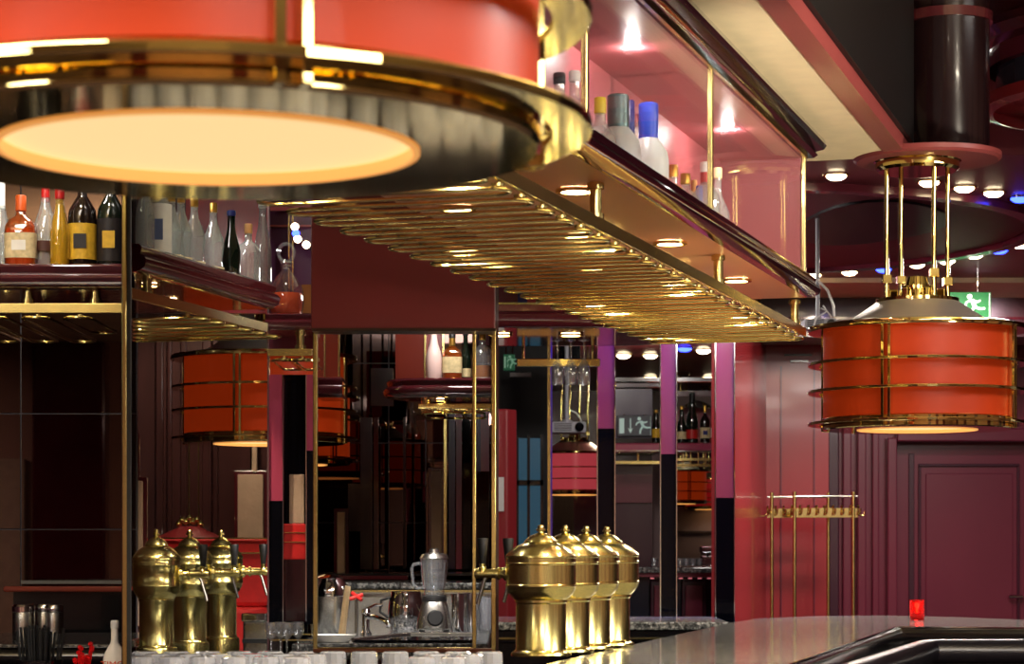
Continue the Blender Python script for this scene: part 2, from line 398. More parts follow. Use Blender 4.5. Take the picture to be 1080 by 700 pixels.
# ceiling plate and dark drum over the right lamp
trim(MB().lathe([(0, 0), (.215, 0), (.225, .008), (.225, .022), (0, .022)], 64, (FLX + .03, FLY, 2.57)), mat('dusty_rose', (140, 62, 60)), 'round pink ceiling plate above the right pendant lamp')
dm = MB().lathe([(.125, 2.592), (.13, 2.60), (.13, 3.30), (.15, 3.32)], 48, (1.362, 7.12, 0))
trim(dm, mat('dark_column_lacquer', (26, 12, 14), .22, 0, .4, coat=.2), 'dark lacquered drum column above the right pendant lamp')
trim(MB().ring(.13, .14, 3.02, 3.05, 48, (1.362, 7.12, 0)), BURG)

# ================================================================== GANTRY BUILDER
def arc_loop(s0, hw, t0, t1, z, n=6):
    """stadium outline in the s-t plane"""
    pts = []
    for k in range(n + 1):
        a = -math.pi / 2 + math.pi * k / n - math.pi / 2
        pts.append((s0 + hw * math.cos(a + math.pi / 2), t0 + hw - hw * math.cos(a + math.pi / 2 + math.pi / 2) * 0 - hw * abs(math.sin(math.pi * k / n)), z))
    pts = []
    for k in range(n + 1):
        a = math.pi + math.pi * k / n
        pts.append((s0 + hw * math.cos(a), t0 + hw + hw * math.sin(a), z))
    for k in range(n + 1):
        a = math.pi * k / n
        pts.append((s0 + hw * math.cos(a), t1 - hw + hw * math.sin(a), z))
    return pts

MOULD = [(0, 0), (.018, .002), (.034, .012), (.038, .026), (.030, .036), (.020, .039), (.024, .046), (.026, .054), (.018, .061), (0, .061)]
def rack(label, O, rz, s0, s1, zbar, w, wf=None, posts=(), post_top=.7, step=.13, off=.04, barh=.026, hooks=True, rr_=.0040):
    """brass hanging rack: edge bars and closed loops of rod below them"""
    t = thing('glass_rack', label, 'glass rack', (O[0], O[1], zbar), rz, 'brass glass racks')
    MB().box((s0, 0, 0), (s1, .010, barh)).build('edge_bar', BRASS2, t, bevel=.0015)
    if wf is None: MB().box((s0, w - .07, .004), (s1, w - .062, barh - .006)).build('edge_bar', BRASS2, t, bevel=.0015)
    n = int((s1 - s0 - .06) / step)
    proto = {}
    for k in range(n + 1):
        s = s0 + .05 + k * step
        ww = w if wf is None else wf(s)
        if ww < .12: continue
        key = round(ww, 2)
        if key not in proto:
            o = MB().tube(arc_loop(0, .034, off - .05, ww, -.016), rr_, 8, closed=True).build('glass_rail', RODM, t, loc=(s, 0, 0)); proto[key] = o
        else:
            o = proto[key].copy(); COL.objects.link(o); o.parent = t; o.location = (s, 0, 0)
        if hooks:
            MB().ring(.006, .011, -.002, .003, 16).tube([(0, 0, 0), (0, 0, .02)], .0025, 6).build('hook', BRASS, o, loc=(0, .012, -.006))
    for s in posts:
        MB().tube([(s, .02, barh), (s, .02, post_top - zbar)], .012, 16).build('post', BRASS, t)
        MB().ring(.012, .017, barh, barh + .012, 20, (s, .02, 0)).build('post_collar', BRASS, t)
        if post_top - zbar - barh > .04: MB().ring(.012, .017, post_top - zbar - .014, post_top - zbar - .002, 20, (s, .02, 0)).build('post_collar', BRASS, t)
    return t

def downlight(label, loc, warm=True, r=.030, power=None, group='small ceiling downlights', spot=110, col=None, dome=0.):
    t = thing('downlight', label, 'downlight', loc, 0, group)
    MB().ring(r, r * 1.35, -.006, 0, 24).build('trim_ring', BRASS if warm else CHROME, t)
    MB().lathe([(0, -.004 - dome), (r * .6, -.004 - dome * .8), (r * .95, -.004 - dome * .3), (r, -.003), (r, 0), (0, 0)], 24).build('lens', GLOWW if warm else GLOWB, t)
    if power:
        light('SPOT', (loc[0], loc[1], loc[2] - .012 - dome), power, col or (WARM if warm else BLUE), .02, rot=(0, 0, 0), spot=spot, blend=.7)
    return t

# ---- main gantry (glass bottle cabinet over the bar)
GRZ = math.atan2(GU.y, GU.x)
def sY(Y): return (Y - 3.0) / GU.y
S0, S1 = -.58, sY(6.50)
GW = .50
LINING = mat('rose_case_lining', (158, 82, 86), .42, 0, .4, grain=.05, gscale=3)
gt = thing('bottle_cabinet', 'long burgundy glass-fronted bottle cabinet hung over the bar', 'cabinet', (GO.x, GO.y, 2.10), GRZ)
MB().box((S0, 0, 0), (S1, GW, .012)).build('underside_panel', mat('glossy_tan_soffit', (206, 130, 92), .34, 0, .5, coat=.35, grain=.06, gscale=3), gt)
for side in (0, 1):
    mb = MB()
    if side == 0: mb.sweep([(o, u) for o, u in MOULD], [(S0, 0, 0), (S1, 0, 0), (S1, GW, 0)])
    else: mb.sweep([(o, u) for o, u in MOULD], [(S1, GW, 0), (S0, GW, 0)])
    mb.build('lower_moulding', BURGD, gt, angle=50)
    mb = MB()
    TOPM = [(-.02, -.005), (.02, -.005), (.03, .005), (.026, .014), (.045, .022), (.052, .034), (.046, .05), (.03, .06), (-.02, .06)]
    if side == 0: mb.sweep(TOPM, [(S0, 0, .405), (S1, 0, .405), (S1, GW, .405)])
    else: mb.sweep(TOPM, [(S1, GW, .405), (S0, GW, .405)])
    mb.build('upper_moulding', BURGD, gt, angle=50)
MB().box((S0, .01, .395), (S1, GW - .01, .47)).build('cabinet_top', LINING, gt)
MB().box((S0, GW * .5 - .008, .012), (S1 - .02, GW * .5 + .008, .395)).build('centre_panel', LINING, gt)
MB().box((S1 - .02, .012, .012), (S1 - .008, GW - .012, .395)).build('end_panel', LINING, gt)
ps = [S0 + .012, sY(3.16), sY(4.207), sY(5.27), S1 - .012]
for s in ps:
    for tt in (.004, GW - .004):
        MB().box((s - .009, tt - .006, .055), (s + .009, tt + .006, .405)).build('brass_post', BRASS2, gt, bevel=.002)
prev = S0
for s in ps:
    if s - prev > .1:
        MB().box((prev + .01, -.002, .056), (s - .01, .003, .402)).build('glass_pane', PANE, gt)
        MB().box((prev + .01, GW - .003, .056), (s - .01, GW + .002, .402)).build('glass_pane', PANE, gt)
    prev = s
MB().box((S1 - .004, .01, .056), (S1 + .002, GW - .01, .402)).build('glass_pane', PANE, gt)
for zz in (.06, .40):
    MB().box((S0, -.006, zz - .004), (S1, .004, zz + .004)).build('brass_bead', BRASS2, gt)
rack('brass hanging glass rack below the glass bottle cabinet', (GO.x + GV.x * .02, GO.y + GV.y * .02, 0), GRZ, -.54, sY(6.62), 2.0, .44,
     posts=[sY(2.6), sY(3.3), sY(4.41), sY(5.52), sY(6.56) - .02], post_top=2.10, rr_=.0036)
k = 0
for k, Y in enumerate((3.68, 4.48, 5.27, 6.02)):
    p = G(sY(Y), .10, 2.099); downlight('small downlight in the outer row under the bottle cabinet, %s from the near end' % ORD[k], p, power=15, group='downlights in the outer row under the bottle cabinet')
for k, Y in enumerate((3.7, 4.63, 5.66, 6.38)):
    p = G(sY(Y), .40, 2.099); downlight('small downlight above the inner rack rail ends, %s from the near end' % ORD[k], p, power=15, group='downlights in the inner row under the bottle cabinet')
# inside light of the cabinet
for Y in (4.0, 5.0, 6.0):
    p = G(sY(Y), .12, 2.49); light('POINT', p, 2.6, NEUT, .012)

# ================================================================== BOTTLES
def glassmat(name, tint, body=.12, bcol=None): return thin_glass(name, tint, body, .10, .03, bcol)
LIQ = {}
def liquid(rgb):
    k = 'liquid_%d_%d_%d' % rgb
    return mat(k, rgb, .05, 0, .5, trans=.25, ior=1.33)
STY = {
 'round': [(0, 0), (.93, 0), (1, .03), (1, .52), (.93, .60), (.62, .68), (.36, .74), (.31, .78), (.30, .93), (.34, .935), (.34, .955), (.3, .96)],
 'slim':  [(0, 0), (.93, 0), (1, .02), (1, .42), (.85, .52), (.55, .66), (.42, .76), (.40, .93), (.44, .935), (.44, .955), (.4, .96)],
 'flared': [(0, 0), (.80, 0), (.86, .03), (.80, .20), (1, .40), (.92, .50), (.6, .62), (.38, .72), (.33, .8), (.33, .95), (.30, .96)],
 'squat': [(0, 0), (.95, 0), (1, .04), (1, .50), (.97, .58), (.75, .66), (.40, .71), (.30, .74), (.29, .92), (.33, .925), (.33, .955), (.29, .96)],
 'decanter': [(0, 0), (.8, 0), (.9, .04), (1, .22), (.92, .36), (.6, .50), (.3, .58), (.26, .62), (.34, .645), (.3, .66)],
}
def bottle(label, base, h, r, style='round', glass=CLEAR, cap=WHITE, caph=.10, liq=None, fill=.45, lab=None, labz=(.15, .42), sq=0., sy=1., group=None, neckband=None, rz=0., front=None, capr=None):
    t = thing('bottle', label, 'bottle', base, rz, group)
    pr = STY[style]
    prof = [(a * r, b * h) for a, b in pr]
    MB().lathe(prof, 28, sq=sq, sy=sy, caps=False).build('glass_body', glass, t, angle=45)
    nr = pr[-1][0] * r if capr is None else capr
    if cap:
        MB().lathe([(nr * 1.0, (1 - caph) * h), (nr * 1.18, (1 - caph) * h + .002), (nr * 1.18, h - .003), (nr * 1.0, h), (0, h)], 20).build('cap', cap, t)
    if liq:
        q = [(0, .004)]
        zs = [b for a, b in pr if .0 < b < fill]
        q += [(a * r * .93, max(.004, b * h)) for a, b in pr[1:] if b < fill]
        # radius at the fill height
        for (a0, b0), (a1, b1) in zip(pr, pr[1:]):
            if b0 <= fill <= b1 and b1 > b0:
                f = (fill - b0) / (b1 - b0); q.append(((a0 + (a1 - a0) * f) * r * .93, fill * h)); break
        q.append((0, fill * h))
        MB().lathe(q, 24, sq=sq, sy=sy).build('drink', liq, t, angle=45)
    if lab:
        z0, z1 = labz[0] * h, labz[1] * h
        MB().lathe([(r * 1.004, z0), (r * 1.012, z0), (r * 1.012, z1), (r * 1.004, z1)], 28, sq=sq, sy=sy, caps=False).build('paper_label', lab, t, angle=45)
        if front:
            MB().box((-r * .45, -r * sy * 1.03, z0 + (z1 - z0) * .3), (r * .45, -r * sy * 1.0, z0 + (z1 - z0) * .7)).build('label_print', front, t)
    if neckband:
        MB().lathe([(nr * 1.05, .74 * h), (nr * 1.14, .745 * h), (nr * 1.12, .90 * h), (nr * 1.05, .905 * h)], 20, caps=False).build('neck_foil', neckband, t)
    return t
GOLD = mat('gold_foil', (216, 170, 80), .3, .9)
NAVY = mat('navy_cap', (28, 34, 96), .35); BLUEC = mat('blue_cap', (30, 62, 176), .35)
YEL = mat('yellow_cap', (228, 206, 30), .4); ORA = mat('orange_cap', (206, 88, 30), .4); REDC = mat('red_cap', (176, 28, 26), .4)
GRN = mat('grey_green_foil', (92, 112, 112), .35, .5)
PAPW = mat('white_label', (228, 226, 214), .6, grain=.05); PAPY = mat('yellow_label', (206, 164, 40), .6, grain=.15, gscale=60); PAPC = mat('cream_label', (204, 186, 140), .6, grain=.2, gscale=80)
PAPD = mat('dark_label', (30, 24, 24), .5); CORK = mat('cork', (176, 128, 74), .8, grain=.2)
FROST = mat('frosted_glass', (222, 230, 228), .35, 0, .5, trans=.35, grain=.04)
AMBERG = glassmat('amber_glass', (250, 178, 90), .14, (220, 120, 40)); DARKG = mat('dark_green_glass', (12, 22, 14), .06, 0, .6, coat=.4); BROWNG = mat('dark_brown_glass', (22, 12, 8), .06, 0, .6, coat=.4)
# -- cabinet bottles, on the visible side
def cabinet_base(px, t=.11):
    # pixel column on the line t metres inside the glass
    o = GO + GV * t; a = (px - HX) / F
    s = (a * o.y - o.x) / (GU.x - a * GU.y)
    p = GO + GU * s + GV * t; return Vector((p.x, p.y, 2.114))
def cab(label, px, top, r, style, **k):
    b = cabinet_base(px, k.pop('t', .11)); h = EYE + (HY - top) / F * b.y - b.z
    return bottle(label, b, h, r, style, rz=GRZ, group='bottles in the glass cabinet', **k)
cab('clear bottle with a black cap, nearest in the glass cabinet', 590, 77, .036, 'round', cap=BLACKM, t=.16)
cab('clear bottle with a white cap beside the brass cabinet post', 606, 75, .034, 'round', cap=WHITE, t=.10)
cab('clear bottle with a bright yellow cap in the glass cabinet', 633, 103, .036, 'round', cap=YEL, caph=.16, lab=PAPC)
cab('frosted white bottle with a grey green foil neck in the glass cabinet', 652, 100, .048, 'round', glass=FROST, cap=GRN, caph=.30, capr=.02)
cab('clear bottle with a navy blue cap behind the frosted bottles', 664, 106, .034, 'round', cap=NAVY, caph=.26, t=.17)
cab('slim clear bottle with a steel cap beside the blue necked bottle', 674, 121, .028, 'slim', cap=CHROME, t=.17, lab=mat('pale_blue_label', (150, 180, 214), .5))
cab('tall frosted bottle with a royal blue neck in the glass cabinet', 684, 109, .046, 'round', glass=FROST, cap=BLUEC, caph=.30, capr=.019)
cab('clear round bottle with a silver gold cap in the glass cabinet', 710, 174, .036, 'round', cap=GOLD, caph=.14, t=.18)
cab('small clear bottle with a gold foil cap in the glass cabinet', 723, 183, .034, 'round', cap=GOLD, caph=.18, t=.065)
cab('small clear bottle with a pale gold cap behind its gold capped neighbour', 732, 190, .024, 'round', cap=CORK, caph=.18, t=.20)
cab('small bottle with a blue cap before the white capped bottle', 737.5, 196, .019, 'slim', cap=BLUEC, caph=.2, t=.14)
cab('bottle with a white cap and red neck band beside the cabinet post', 744, 171, .036, 'round', cap=WHITE, caph=.13, neckband=REDC, t=.06)
cab('clear bottle with a pale cap just behind the far cabinet post', 757, 177, .034, 'round', cap=PAPC, caph=.1, t=.17)

# ================================================================== BAY LEFT (reflected shelf built solid, mirror tiles, station)
def mk_shelf(label, O, rz, s0, s1, w, ztop, zbot, wf=None, name='bottle_shelf'):
    t = thing(name, label, 'shelf', (O[0], O[1], zbot), rz)
    H = ztop - zbot
    prof = [(o, u * H / .061) for o, u in MOULD]
    MB().sweep(prof, [(s0, 0, 0), (s1, 0, 0)]).build('edge_moulding', BURG, t, angle=50)
    if wf is None: poly = [(s0, 0, 0), (s1, 0, 0), (s1, w, 0), (s0, w, 0)]
    else:
        ss = [s0 + (s1 - s0) * k / 12 for k in range(13)]
        poly = [(s0, 0, 0), (s1, 0, 0)] + [(s, max(.005, wf(s)), 0) for s in reversed(ss)]
    MB().prism(poly, (0, 0, .012)).build('underside_panel', mat('red_brown_soffit', (150, 60, 44), .15, .1, .6, coat=.6), t)
    MB().prism([(a, b, H - .012) for a, b, c in poly], (0, 0, .012)).build('shelf_board', BURG, t)
    return t
AY = 5.6
a0, a1 = P(-70, 0, AY).x, P(133, 0, AY).x
zA = lambda y: EYE + (HY - y) / F * AY
mk_shelf('straight burgundy bottle shelf at the far left', (0, AY, 0), 0, a0, a1, .42, zA(279), zA(306), wf=lambda s: min(.42, s / -.1720 - AY))
rack('brass glass rack under the straight shelf at the far left', (0, AY, 0), 0, a0, a1, zA(330), .62, wf=lambda s: min(.62, (s + .04) / -.1720 - AY), posts=[P(28, 0, AY).x, P(99, 0, AY).x], post_top=zA(306), step=.103, off=.0, barh=.024)
def abot(label, px, top, wpx, style, dy=.10, **k):
    Y = AY + dy; b = P(px, 0, Y); b.z = zA(279) + .001
    return bottle(label, b, EYE + (HY - top) / F * Y - b.z, wpx / 2 / F * Y, style, group='bottles on the far left shelf', **k)
abot('clear bottle with a white cap at the left picture edge', 0, 192, 24, 'slim', cap=WHITE, caph=.3, capr=.011, dy=.2)
abot('orange liqueur bottle with an orange cap on the far left shelf', 22, 206, 33, 'squat', glass=AMBERG, cap=ORA, caph=.22, liq=liquid((214, 104, 30)), fill=.55, lab=PAPC, labz=(.14, .48), sq=.55, sy=.7, front=PAPW)
abot('clear tapering bottle with black and red cap and brown label', 48, 188, 26, 'flared', cap=BLACKM, caph=.08, liq=liquid((122, 62, 30)), fill=.24, neckband=REDC, front=None, dy=.13, lab=mat('brown_label', (70, 34, 22), .5), labz=(.20, .31))
abot('slender yellow liqueur bottle with a red neck on the far left shelf', 63, 192, 21, 'slim', glass=glassmat('yellow_glass', (252, 236, 150), .2, (226, 196, 60)), cap=REDC, caph=.2, liq=liquid((226, 190, 40)), fill=.74)
abot('dark bottle with a broad yellow label on the far left shelf', 87, 180, 30, 'round', glass=BROWNG, cap=BLACKM, lab=PAPY, labz=(.10, .46), front=PAPD, dy=.13)
abot('dark bottle with a small yellow tag label next to the brass post', 117, 178, 29, 'round', glass=DARKG, cap=BLACKM, lab=PAPD, labz=(.08, .5), front=PAPY, dy=.13)
light('POINT', (P(60, 0, 5.75).x, 5.72, 2.42), 2.4, NEUT, .05)
light('SPOT', (P(60, 0, 5.75).x, 5.2, 2.9), 14, NEUT, .05, spot=60, target=(P(60, 0, 5.75).x, 5.75, 2.1))

# smoked mirror wall of tiles behind the far left bay
def tile_wall(name, label, pts_x, zs, Y0, yaw, xc, m=MIRROR):
    """separate mirror tiles hung on one plane through (xc, Y0), yawed"""
    M4 = Matrix.Translation((xc, Y0, 0)) @ Matrix.Rotation(yaw, 4, 'Z')
    r = bpy.data.objects.new(name, None); COL.objects.link(r); r.matrix_world = M4; struct(r, label)
    g = .0025
    for i in range(len(pts_x) - 1):
        for j in range(len(zs) - 1):
            MB().box((pts_x[i] + g, 0, zs[j] + g), (pts_x[i + 1] - g, .008, zs[j + 1] - g)).build('mirror_tile', m, r, smooth=False)
    MB().box((pts_x[0], .009, zs[0]), (pts_x[-1], .03, zs[-1])).build('backing_board', mat('mirror_seam_grey', (70, 70, 76), .35, .3), r)
    return r
AYM = 7.9
xa = P(70, 0, AYM).x
zt = [EYE + (HY - y) / F * AYM for y in (800, 680, 558, 436, 314, 192)]
xs = [(x - 70) / F * AYM for x in (-100, 22, 144)]
tile_wall('wall_mirror_left', 'smoked mirror tiles behind the far left shelf', xs, zt, AYM, 0, xa)

# brass corner post between the two left bays
bp = thing('corner_post', 'tall brass corner post between the two left shelves', 'post', (0, 0, 0))
a = P(128, 0, 4.95); b = P(139, 0, 4.95)
MB().box((a.x, 4.95, .9), (a.x + .012, 4.97, 3.2)).build('brass_strip', BRASS, bp, bevel=.003)
MB().box((a.x + .012, 4.955, .9), (a.x + .019, 4.97, 3.2)).build('shadow_strip', BLACKM, bp)
pa, pb = P(135, 0, 4.97), P(135, 0, 7.85)
trim(MB().prism([(pa.x, 4.97, .9), (pb.x, 7.85, .9), (pb.x - .02, 7.85, .9), (pa.x - .012, 4.97, .9)], (0, 0, 2.3)), DKBROWN, 'dark partition between the left bays')

# ================================================================== BAY B (mirror image built solid: angled shelf, taps, lamp)
BU = Vector((.255, .967, 0)).normalized(); BV = Vector((-BU.y, BU.x, 0))
BO = Vector((P(139.5, 0, 5.6).x, 5.6, 0)); BRZ = math.atan2(BU.y, BU.x)
def hitpart(s, px=137.5):
    o = BO + BU * s; a = (px - HX) / F
    return (a * o.y - o.x) / (BV.x - a * BV.y)
def bwf(s): return max(0, min(.54, hitpart(s) - .01))
def s_at(px):
    a = (px - HX) / F; return (a * BO.y - BO.x) / (BU.x - a * BU.y)
sB = s_at(282.5)
mk_shelf('angled burgundy bottle shelf between the brass post and the rose strip', BO, BRZ, .0, sB, .5, EYE + .735, EYE + .666, wf=lambda s: max(.004, min(.5, hitpart(s) - .012)))
rack('brass glass rack under the angled shelf, receding to the right', BO, BRZ, .0, sB, EYE + .600, .54, wf=bwf, posts=[s_at(163)], post_top=EYE + .666, step=.105, off=.0, barh=.027)
def bbot(label, px, top, r, style, t=.07, **k):
    o = BO + BV * t; a = (px - HX) / F
    s = (a * o.y - o.x) / (BU.x - a * BU.y); b = BO + BU * s + BV * t; b.z = EYE + .7365
    return bottle(label, b, EYE + (HY - top) / F * b.y - b.z, r, style, group='bottles on the angled shelf', **k)
bbot('tall slim clear bottle nearest the brass post on the angled shelf', 153, 178, .024, 'slim', cap=CHROME, t=.045)
bbot('clear bottle with a tall white crest label on the angled shelf', 168, 178, .032, 'round', cap=WHITE, lab=PAPW, labz=(.02, .6), front=mat('blue_crest', (90, 104, 140), .6), t=.06)
for i, (px, top, lb) in enumerate(((181, 203, 'first'), (191, 203.5, 'second'), (205, 208, 'third'), (225, 214, 'fourth'))):
    bbot('clear bottle with gold foil cap and ribbed body, %s of four on the angled shelf' % lb, px, top, .030, 'flared', cap=GOLD, caph=.14, lab=PAPC, labz=(.02, .1), t=.06)
bbot('dark green jug bottle with a blue cap on the angled shelf', 244, 222, .026, 'slim', glass=DARKG, cap=NAVY, caph=.08)
bbot('clear round bottle stopped with a cork on the angled shelf', 262, 236, .034, 'squat', cap=CORK, caph=.16)
bbot('clear bottle with a white cap at the end of the angled shelf', 277, 205, .026, 'slim', cap=WHITE, caph=.14)
light('POINT', BO + BU * .45 + BV * .2 + Vector((0, 0, 2.45)), 2.6, NEUT, .05)
for k, (s, t) in enumerate(((.25, .1), (.6, .35))):
    p = BO + BU * s + BV * min(t, max(.03, bwf(s) * .6)); downlight('small downlight under the angled bottle shelf, %s one' % ('nearer', 'farther')[k], (p.x, p.y, EYE + .665), power=4, r=.02, group='downlights under the angled shelf')
# pink wall over the angled shelf
slab(196, 120, 283, 330, 7.15, .03, REDW, 'maroon wall above the angled shelf')
slab(144, 120, 196, 330, 7.6, .03, DKBROWN)
pendant('red drum pendant lamp under the angled shelf, partly hidden by the rose strip', P(279, 0, 8.2).x, 8.2, 1.40 + .355, 3.32, post0=-12, power=3)
light('SPOT', (P(200, 0, 8.6).x, 8.75, 2.6), 34, WARM, .05, spot=95, target=(P(205, 0, 9.5).x, 9.4, 1.3))  # added fill, lifts the dark backdrop of the bay
light('SPOT', (P(200, 0, 6.3).x, 6.5, 2.95), 26, NEUT, .05, spot=60, target=(P(215, 0, 6.3).x, 6.3, 2.2))  # added fill for the bottles on the angled shelf
light('SPOT', (P(190, 0, 6.9).x, 6.6, 2.0), 18, WARM, .03, spot=80, target=(P(195, 0, 7.4).x, 7.3, 1.1))
# backdrop of the bay
BY = 9.55
slab(120, 330, 300, 740, BY, .05, DKBROWN, 'dark veneered wall behind the angled shelf')
for x0, x1, d in ((164, 172, .03), (176, 181, .03), (190, 197, .02), (213, 223, .04), (224, 230, .02)):
    slab(x0, 330, x1, 740, BY - d, d, DKBROWN, bevel=.006)
for x in (199, 209, 221.5):
    slab(x, 468, x + .8, 600, BY - .03, .008, BRASS2)
def deco(x0, y0, x1, y1, Y, step=None):
    """stepped beige panel in a dark plum frame"""
    t = slab(x0 - 4, y0 - 4, x1 + 4, y1 + 4, Y, .02, BURG, bevel=.004)
    a = P(x0, y0, Y); b = P(x1, y1, Y)
    MB().box((a.x, Y - .018, b.z), (b.x, Y, a.z)).build('suede_panel', BEIGE, t, bevel=.004)
    return t
deco(251, 500, 278, 615, BY - .06)
slab(265.5, 462, 271, 500, BY - .06, .03, BEIGE, bevel=.004)
slab(250, 462, 264, 500, BY - .05, .02, DKBROWN)
deco(138, 507, 151, 660, 8.0)
deco(136, 460, 143, 505, 8.02)
# red bench with brass beads and an ornament in place of a reflected lamp top, behind the taps
bn = thing('bench', 'red upholstered bench with brass beading behind the angled shelf taps', 'bench', (P(225, 0, 9.1).x, 9.1, 0))
def rel(px, py, Y, o): return P(px, py, Y) - Vector(o.location)
REDUP = mat('red_upholstery', (196, 34, 34), .4, coat=.2, grain=.08)
a = rel(165, 567, 9.1, bn); b = rel(283, 640, 9.1, bn)
MB().box((a.x, 0, b.z), (b.x, .1, a.z)).build('backrest', REDUP, bn, bevel=.02)
MB().box((a.x, -.1, 0), (b.x, .12, b.z)).build('seat_base', REDUP, bn, bevel=.02)
for py in (567.5, 583, 600):
    q = rel(0, py, 9.1, bn); MB().box((a.x, -.006, q.z - .003), (b.x, 0, q.z + .003)).build('brass_bead', BRASS2, bn)
cn = P(200, 569, 9.385)
pt = thing('lamp_top_stand_in', 'low red cone with a brass crest in place of a lamp top above the bench', 'ornament', (cn.x, cn.y, cn.z))  # made up where a lamp top is reflected
MB().lathe([(.155, -.05), (.155, 0), (.15, .003), (.05, .05), (.045, .055), (0, .056)], 32).build('red_cone', mat('dull_red_lacquer', (120, 34, 38), .3, coat=.3), pt)
m = MB()
for k in range(7): m.lathe([(0, 0), (.012, .004), (.016, .014), (.01, .024), (0, .03)], 12, (-.045 + k * .015, 0, .052 + .012 * (k % 2) + .012 * (3 - abs(k - 3)) / 3))
m.build('brass_crest', BRASS, pt)

# taps ---------------------------------------------------------------
def beer_tap(label, loc, rz, kr=1., kz=1., group='brass beer taps', foot=0.):
    t = thing('beer_tap', label, 'beer tap', loc, rz, group)
    S = 48
    col = [(.074, -foot), (.078, -foot), (.080, .004), (.078, .010), (.070, .014), (.0666, .020), (.0666, .138), (.070, .142), (.070, .148)]
    MB().lathe([(r * kr, z * kz) for r, z in col], S).build('column', TAPB, t)
    head = [(.066, .146), (.072, .150), (.082, .160), (.0905, .172), (.0925, .182), (.0945, .184), (.0945, .188), (.0926, .190), (.0926, .240), (.0945, .242), (.0945, .2455), (.0926, .2475), (.0926, .258)]
    MB().lathe([(r * kr, z * kz) for r, z in head], S, caps=False).build('head', TAPB, t)
    dome = [(.0926, .258), (.0945, .260), (.0942, .264), (.089, .270), (.078, .281), (.064, .290), (.052, .2955), (.0445, .298), (.0455, .301), (.043, .304), (.036, .311), (.026, .318), (.016, .322), (.009, .325)]
    d = MB().lathe([(r * kr, z * kz) for r, z in dome], S, caps=False).build('dome_lid', TAPB, t)
    fin = [(.008, .3245), (.0075, .328), (.0135, .331), (.0135, .3335), (.009, .336), (.0095, .340), (.0075, .3445), (0, .347)]
    MB().lathe([(r * (kr * .5 + .5), z * kz) for r, z in fin], 24).build('finial', TAPB, d)
    z = .217 * kz; x0 = -.088 * kr
    tp = MB()
    tp.M = Matrix.Translation((x0, 0, z)) @ Matrix.Rotation(R(-90), 4, 'Y')
    tp.lathe([(.0, 0), (.019, 0), (.021, .004), (.019, .012), (.013, .014), (.012, .024), (.017, .026), (.017, .032), (.0125, .034), (.0125, .075), (.015, .082), (.013, .094), (0, .098)], 20)
    tp.M = Matrix.Identity(4)
    tp.lathe([(.013, z), (.012, z + .012), (.008, z + .018), (.009, z + .026), (0, z + .027)], 16, (x0 - .075, 0, 0))
    tap = tp.build('tap_body', TAPB, t)
    MB().tube([(x0 - .062, 0, z - .006), (x0 - .070, 0, z - .02), (x0 - .088, 0, z - .082)], .0052, 10).build('spout', STEEL, tap)
    MB().lathe([(.0075, z + .024), (.0085, z + .026), (.0155, z + .090), (.014, z + .094), (0, z + .094)], 16, (x0 - .075, 0, 0)).build('handle', BLACKM, tap)
    return t
TD = Vector((.2, .6, 0)).normalized()
for i, lb in enumerate(('nearest and largest of the row by the counter edge', 'second in the row from the front', 'third in the row from the front', 'farthest in the row beside the granite')):
    Y = 6.0 + .2 * i
    px = (570.5, 596, 618.3, 640)[i]
    beer_tap('domed brass beer tap, ' + lb, (P(px, 0, Y).x, Y, 1.101), R(-18))
    pass
for i, (px, Y, lb) in enumerate(((165, 7.1, 'nearest the brass post'), (200, 7.45, 'middle one below the red lamp'), (233, 7.8, 'rightmost under the red lamp'))):
    beer_tap('slim domed brass beer tap under the angled shelf, ' + lb, (P(px, 0, Y).x, Y, 1.062), R(180), .80, 1.10, 'slim brass beer taps', foot=.07)
# worktop under the slim taps
wt = [P(139, 0, 6.3), P(300, 0, 6.3), P(300, 0, 9.0), P(139, 0, 9.0)]
tag(MB().prism([(p.x, p.y, .93) for p in wt], (0, 0, .05)).build('worktop', GRAND), 'dark granite worktop under the slim brass taps', 'worktop')
sb = thing('steel_sink', 'brushed steel sink block to the right of the slim taps', 'sink', (0, 0, 0))
a = P(256, 655, 8.15); b = P(283, 700, 8.15)
b.z = .981
MB().box((a.x, 8.15, b.z), (b.x, 8.6, a.z)).build('basin_front', STEEL, sb, bevel=.008)
MB().box((a.x, 8.1, a.z), (b.x, 8.6, a.z + .03)).build('rim', CHROME, sb, bevel=.006)
MB().box((a.x, 8.13, b.z + .06), (b.x, 8.15, b.z + .075)).build('seam', BLACKM, sb)

# ================================================================== BAY C (mirror image built solid: rose strip, decanter)
CY = 7.0
slab(283, 395, 298, 528, CY, .05, PILAST, 'rose pilaster beside the angled shelf')
slab(283, 528, 298, 658, CY, .05, BLACKG, 'black glass foot of the rose pilaster')
slab(281.8, 190, 283.6, 690, CY - .01, .04, mat('polished_edge_strip', (190, 150, 160), .15, .9), 'thin polished edge strip beside the angled shelf')
slab(323, 395, 330, 475, CY + .02, .05, PILAST)
slab(323, 475, 332, 658, CY + .02, .05, BLACKG)
slab(298, 395, 324, 700, CY + .05, .02, BLACKG, 'dark mirror strip between the rose pilasters')
for x in (298, 322.4):
    slab(x, 395, x + .9, 655, CY - .002, .012, CHROME)
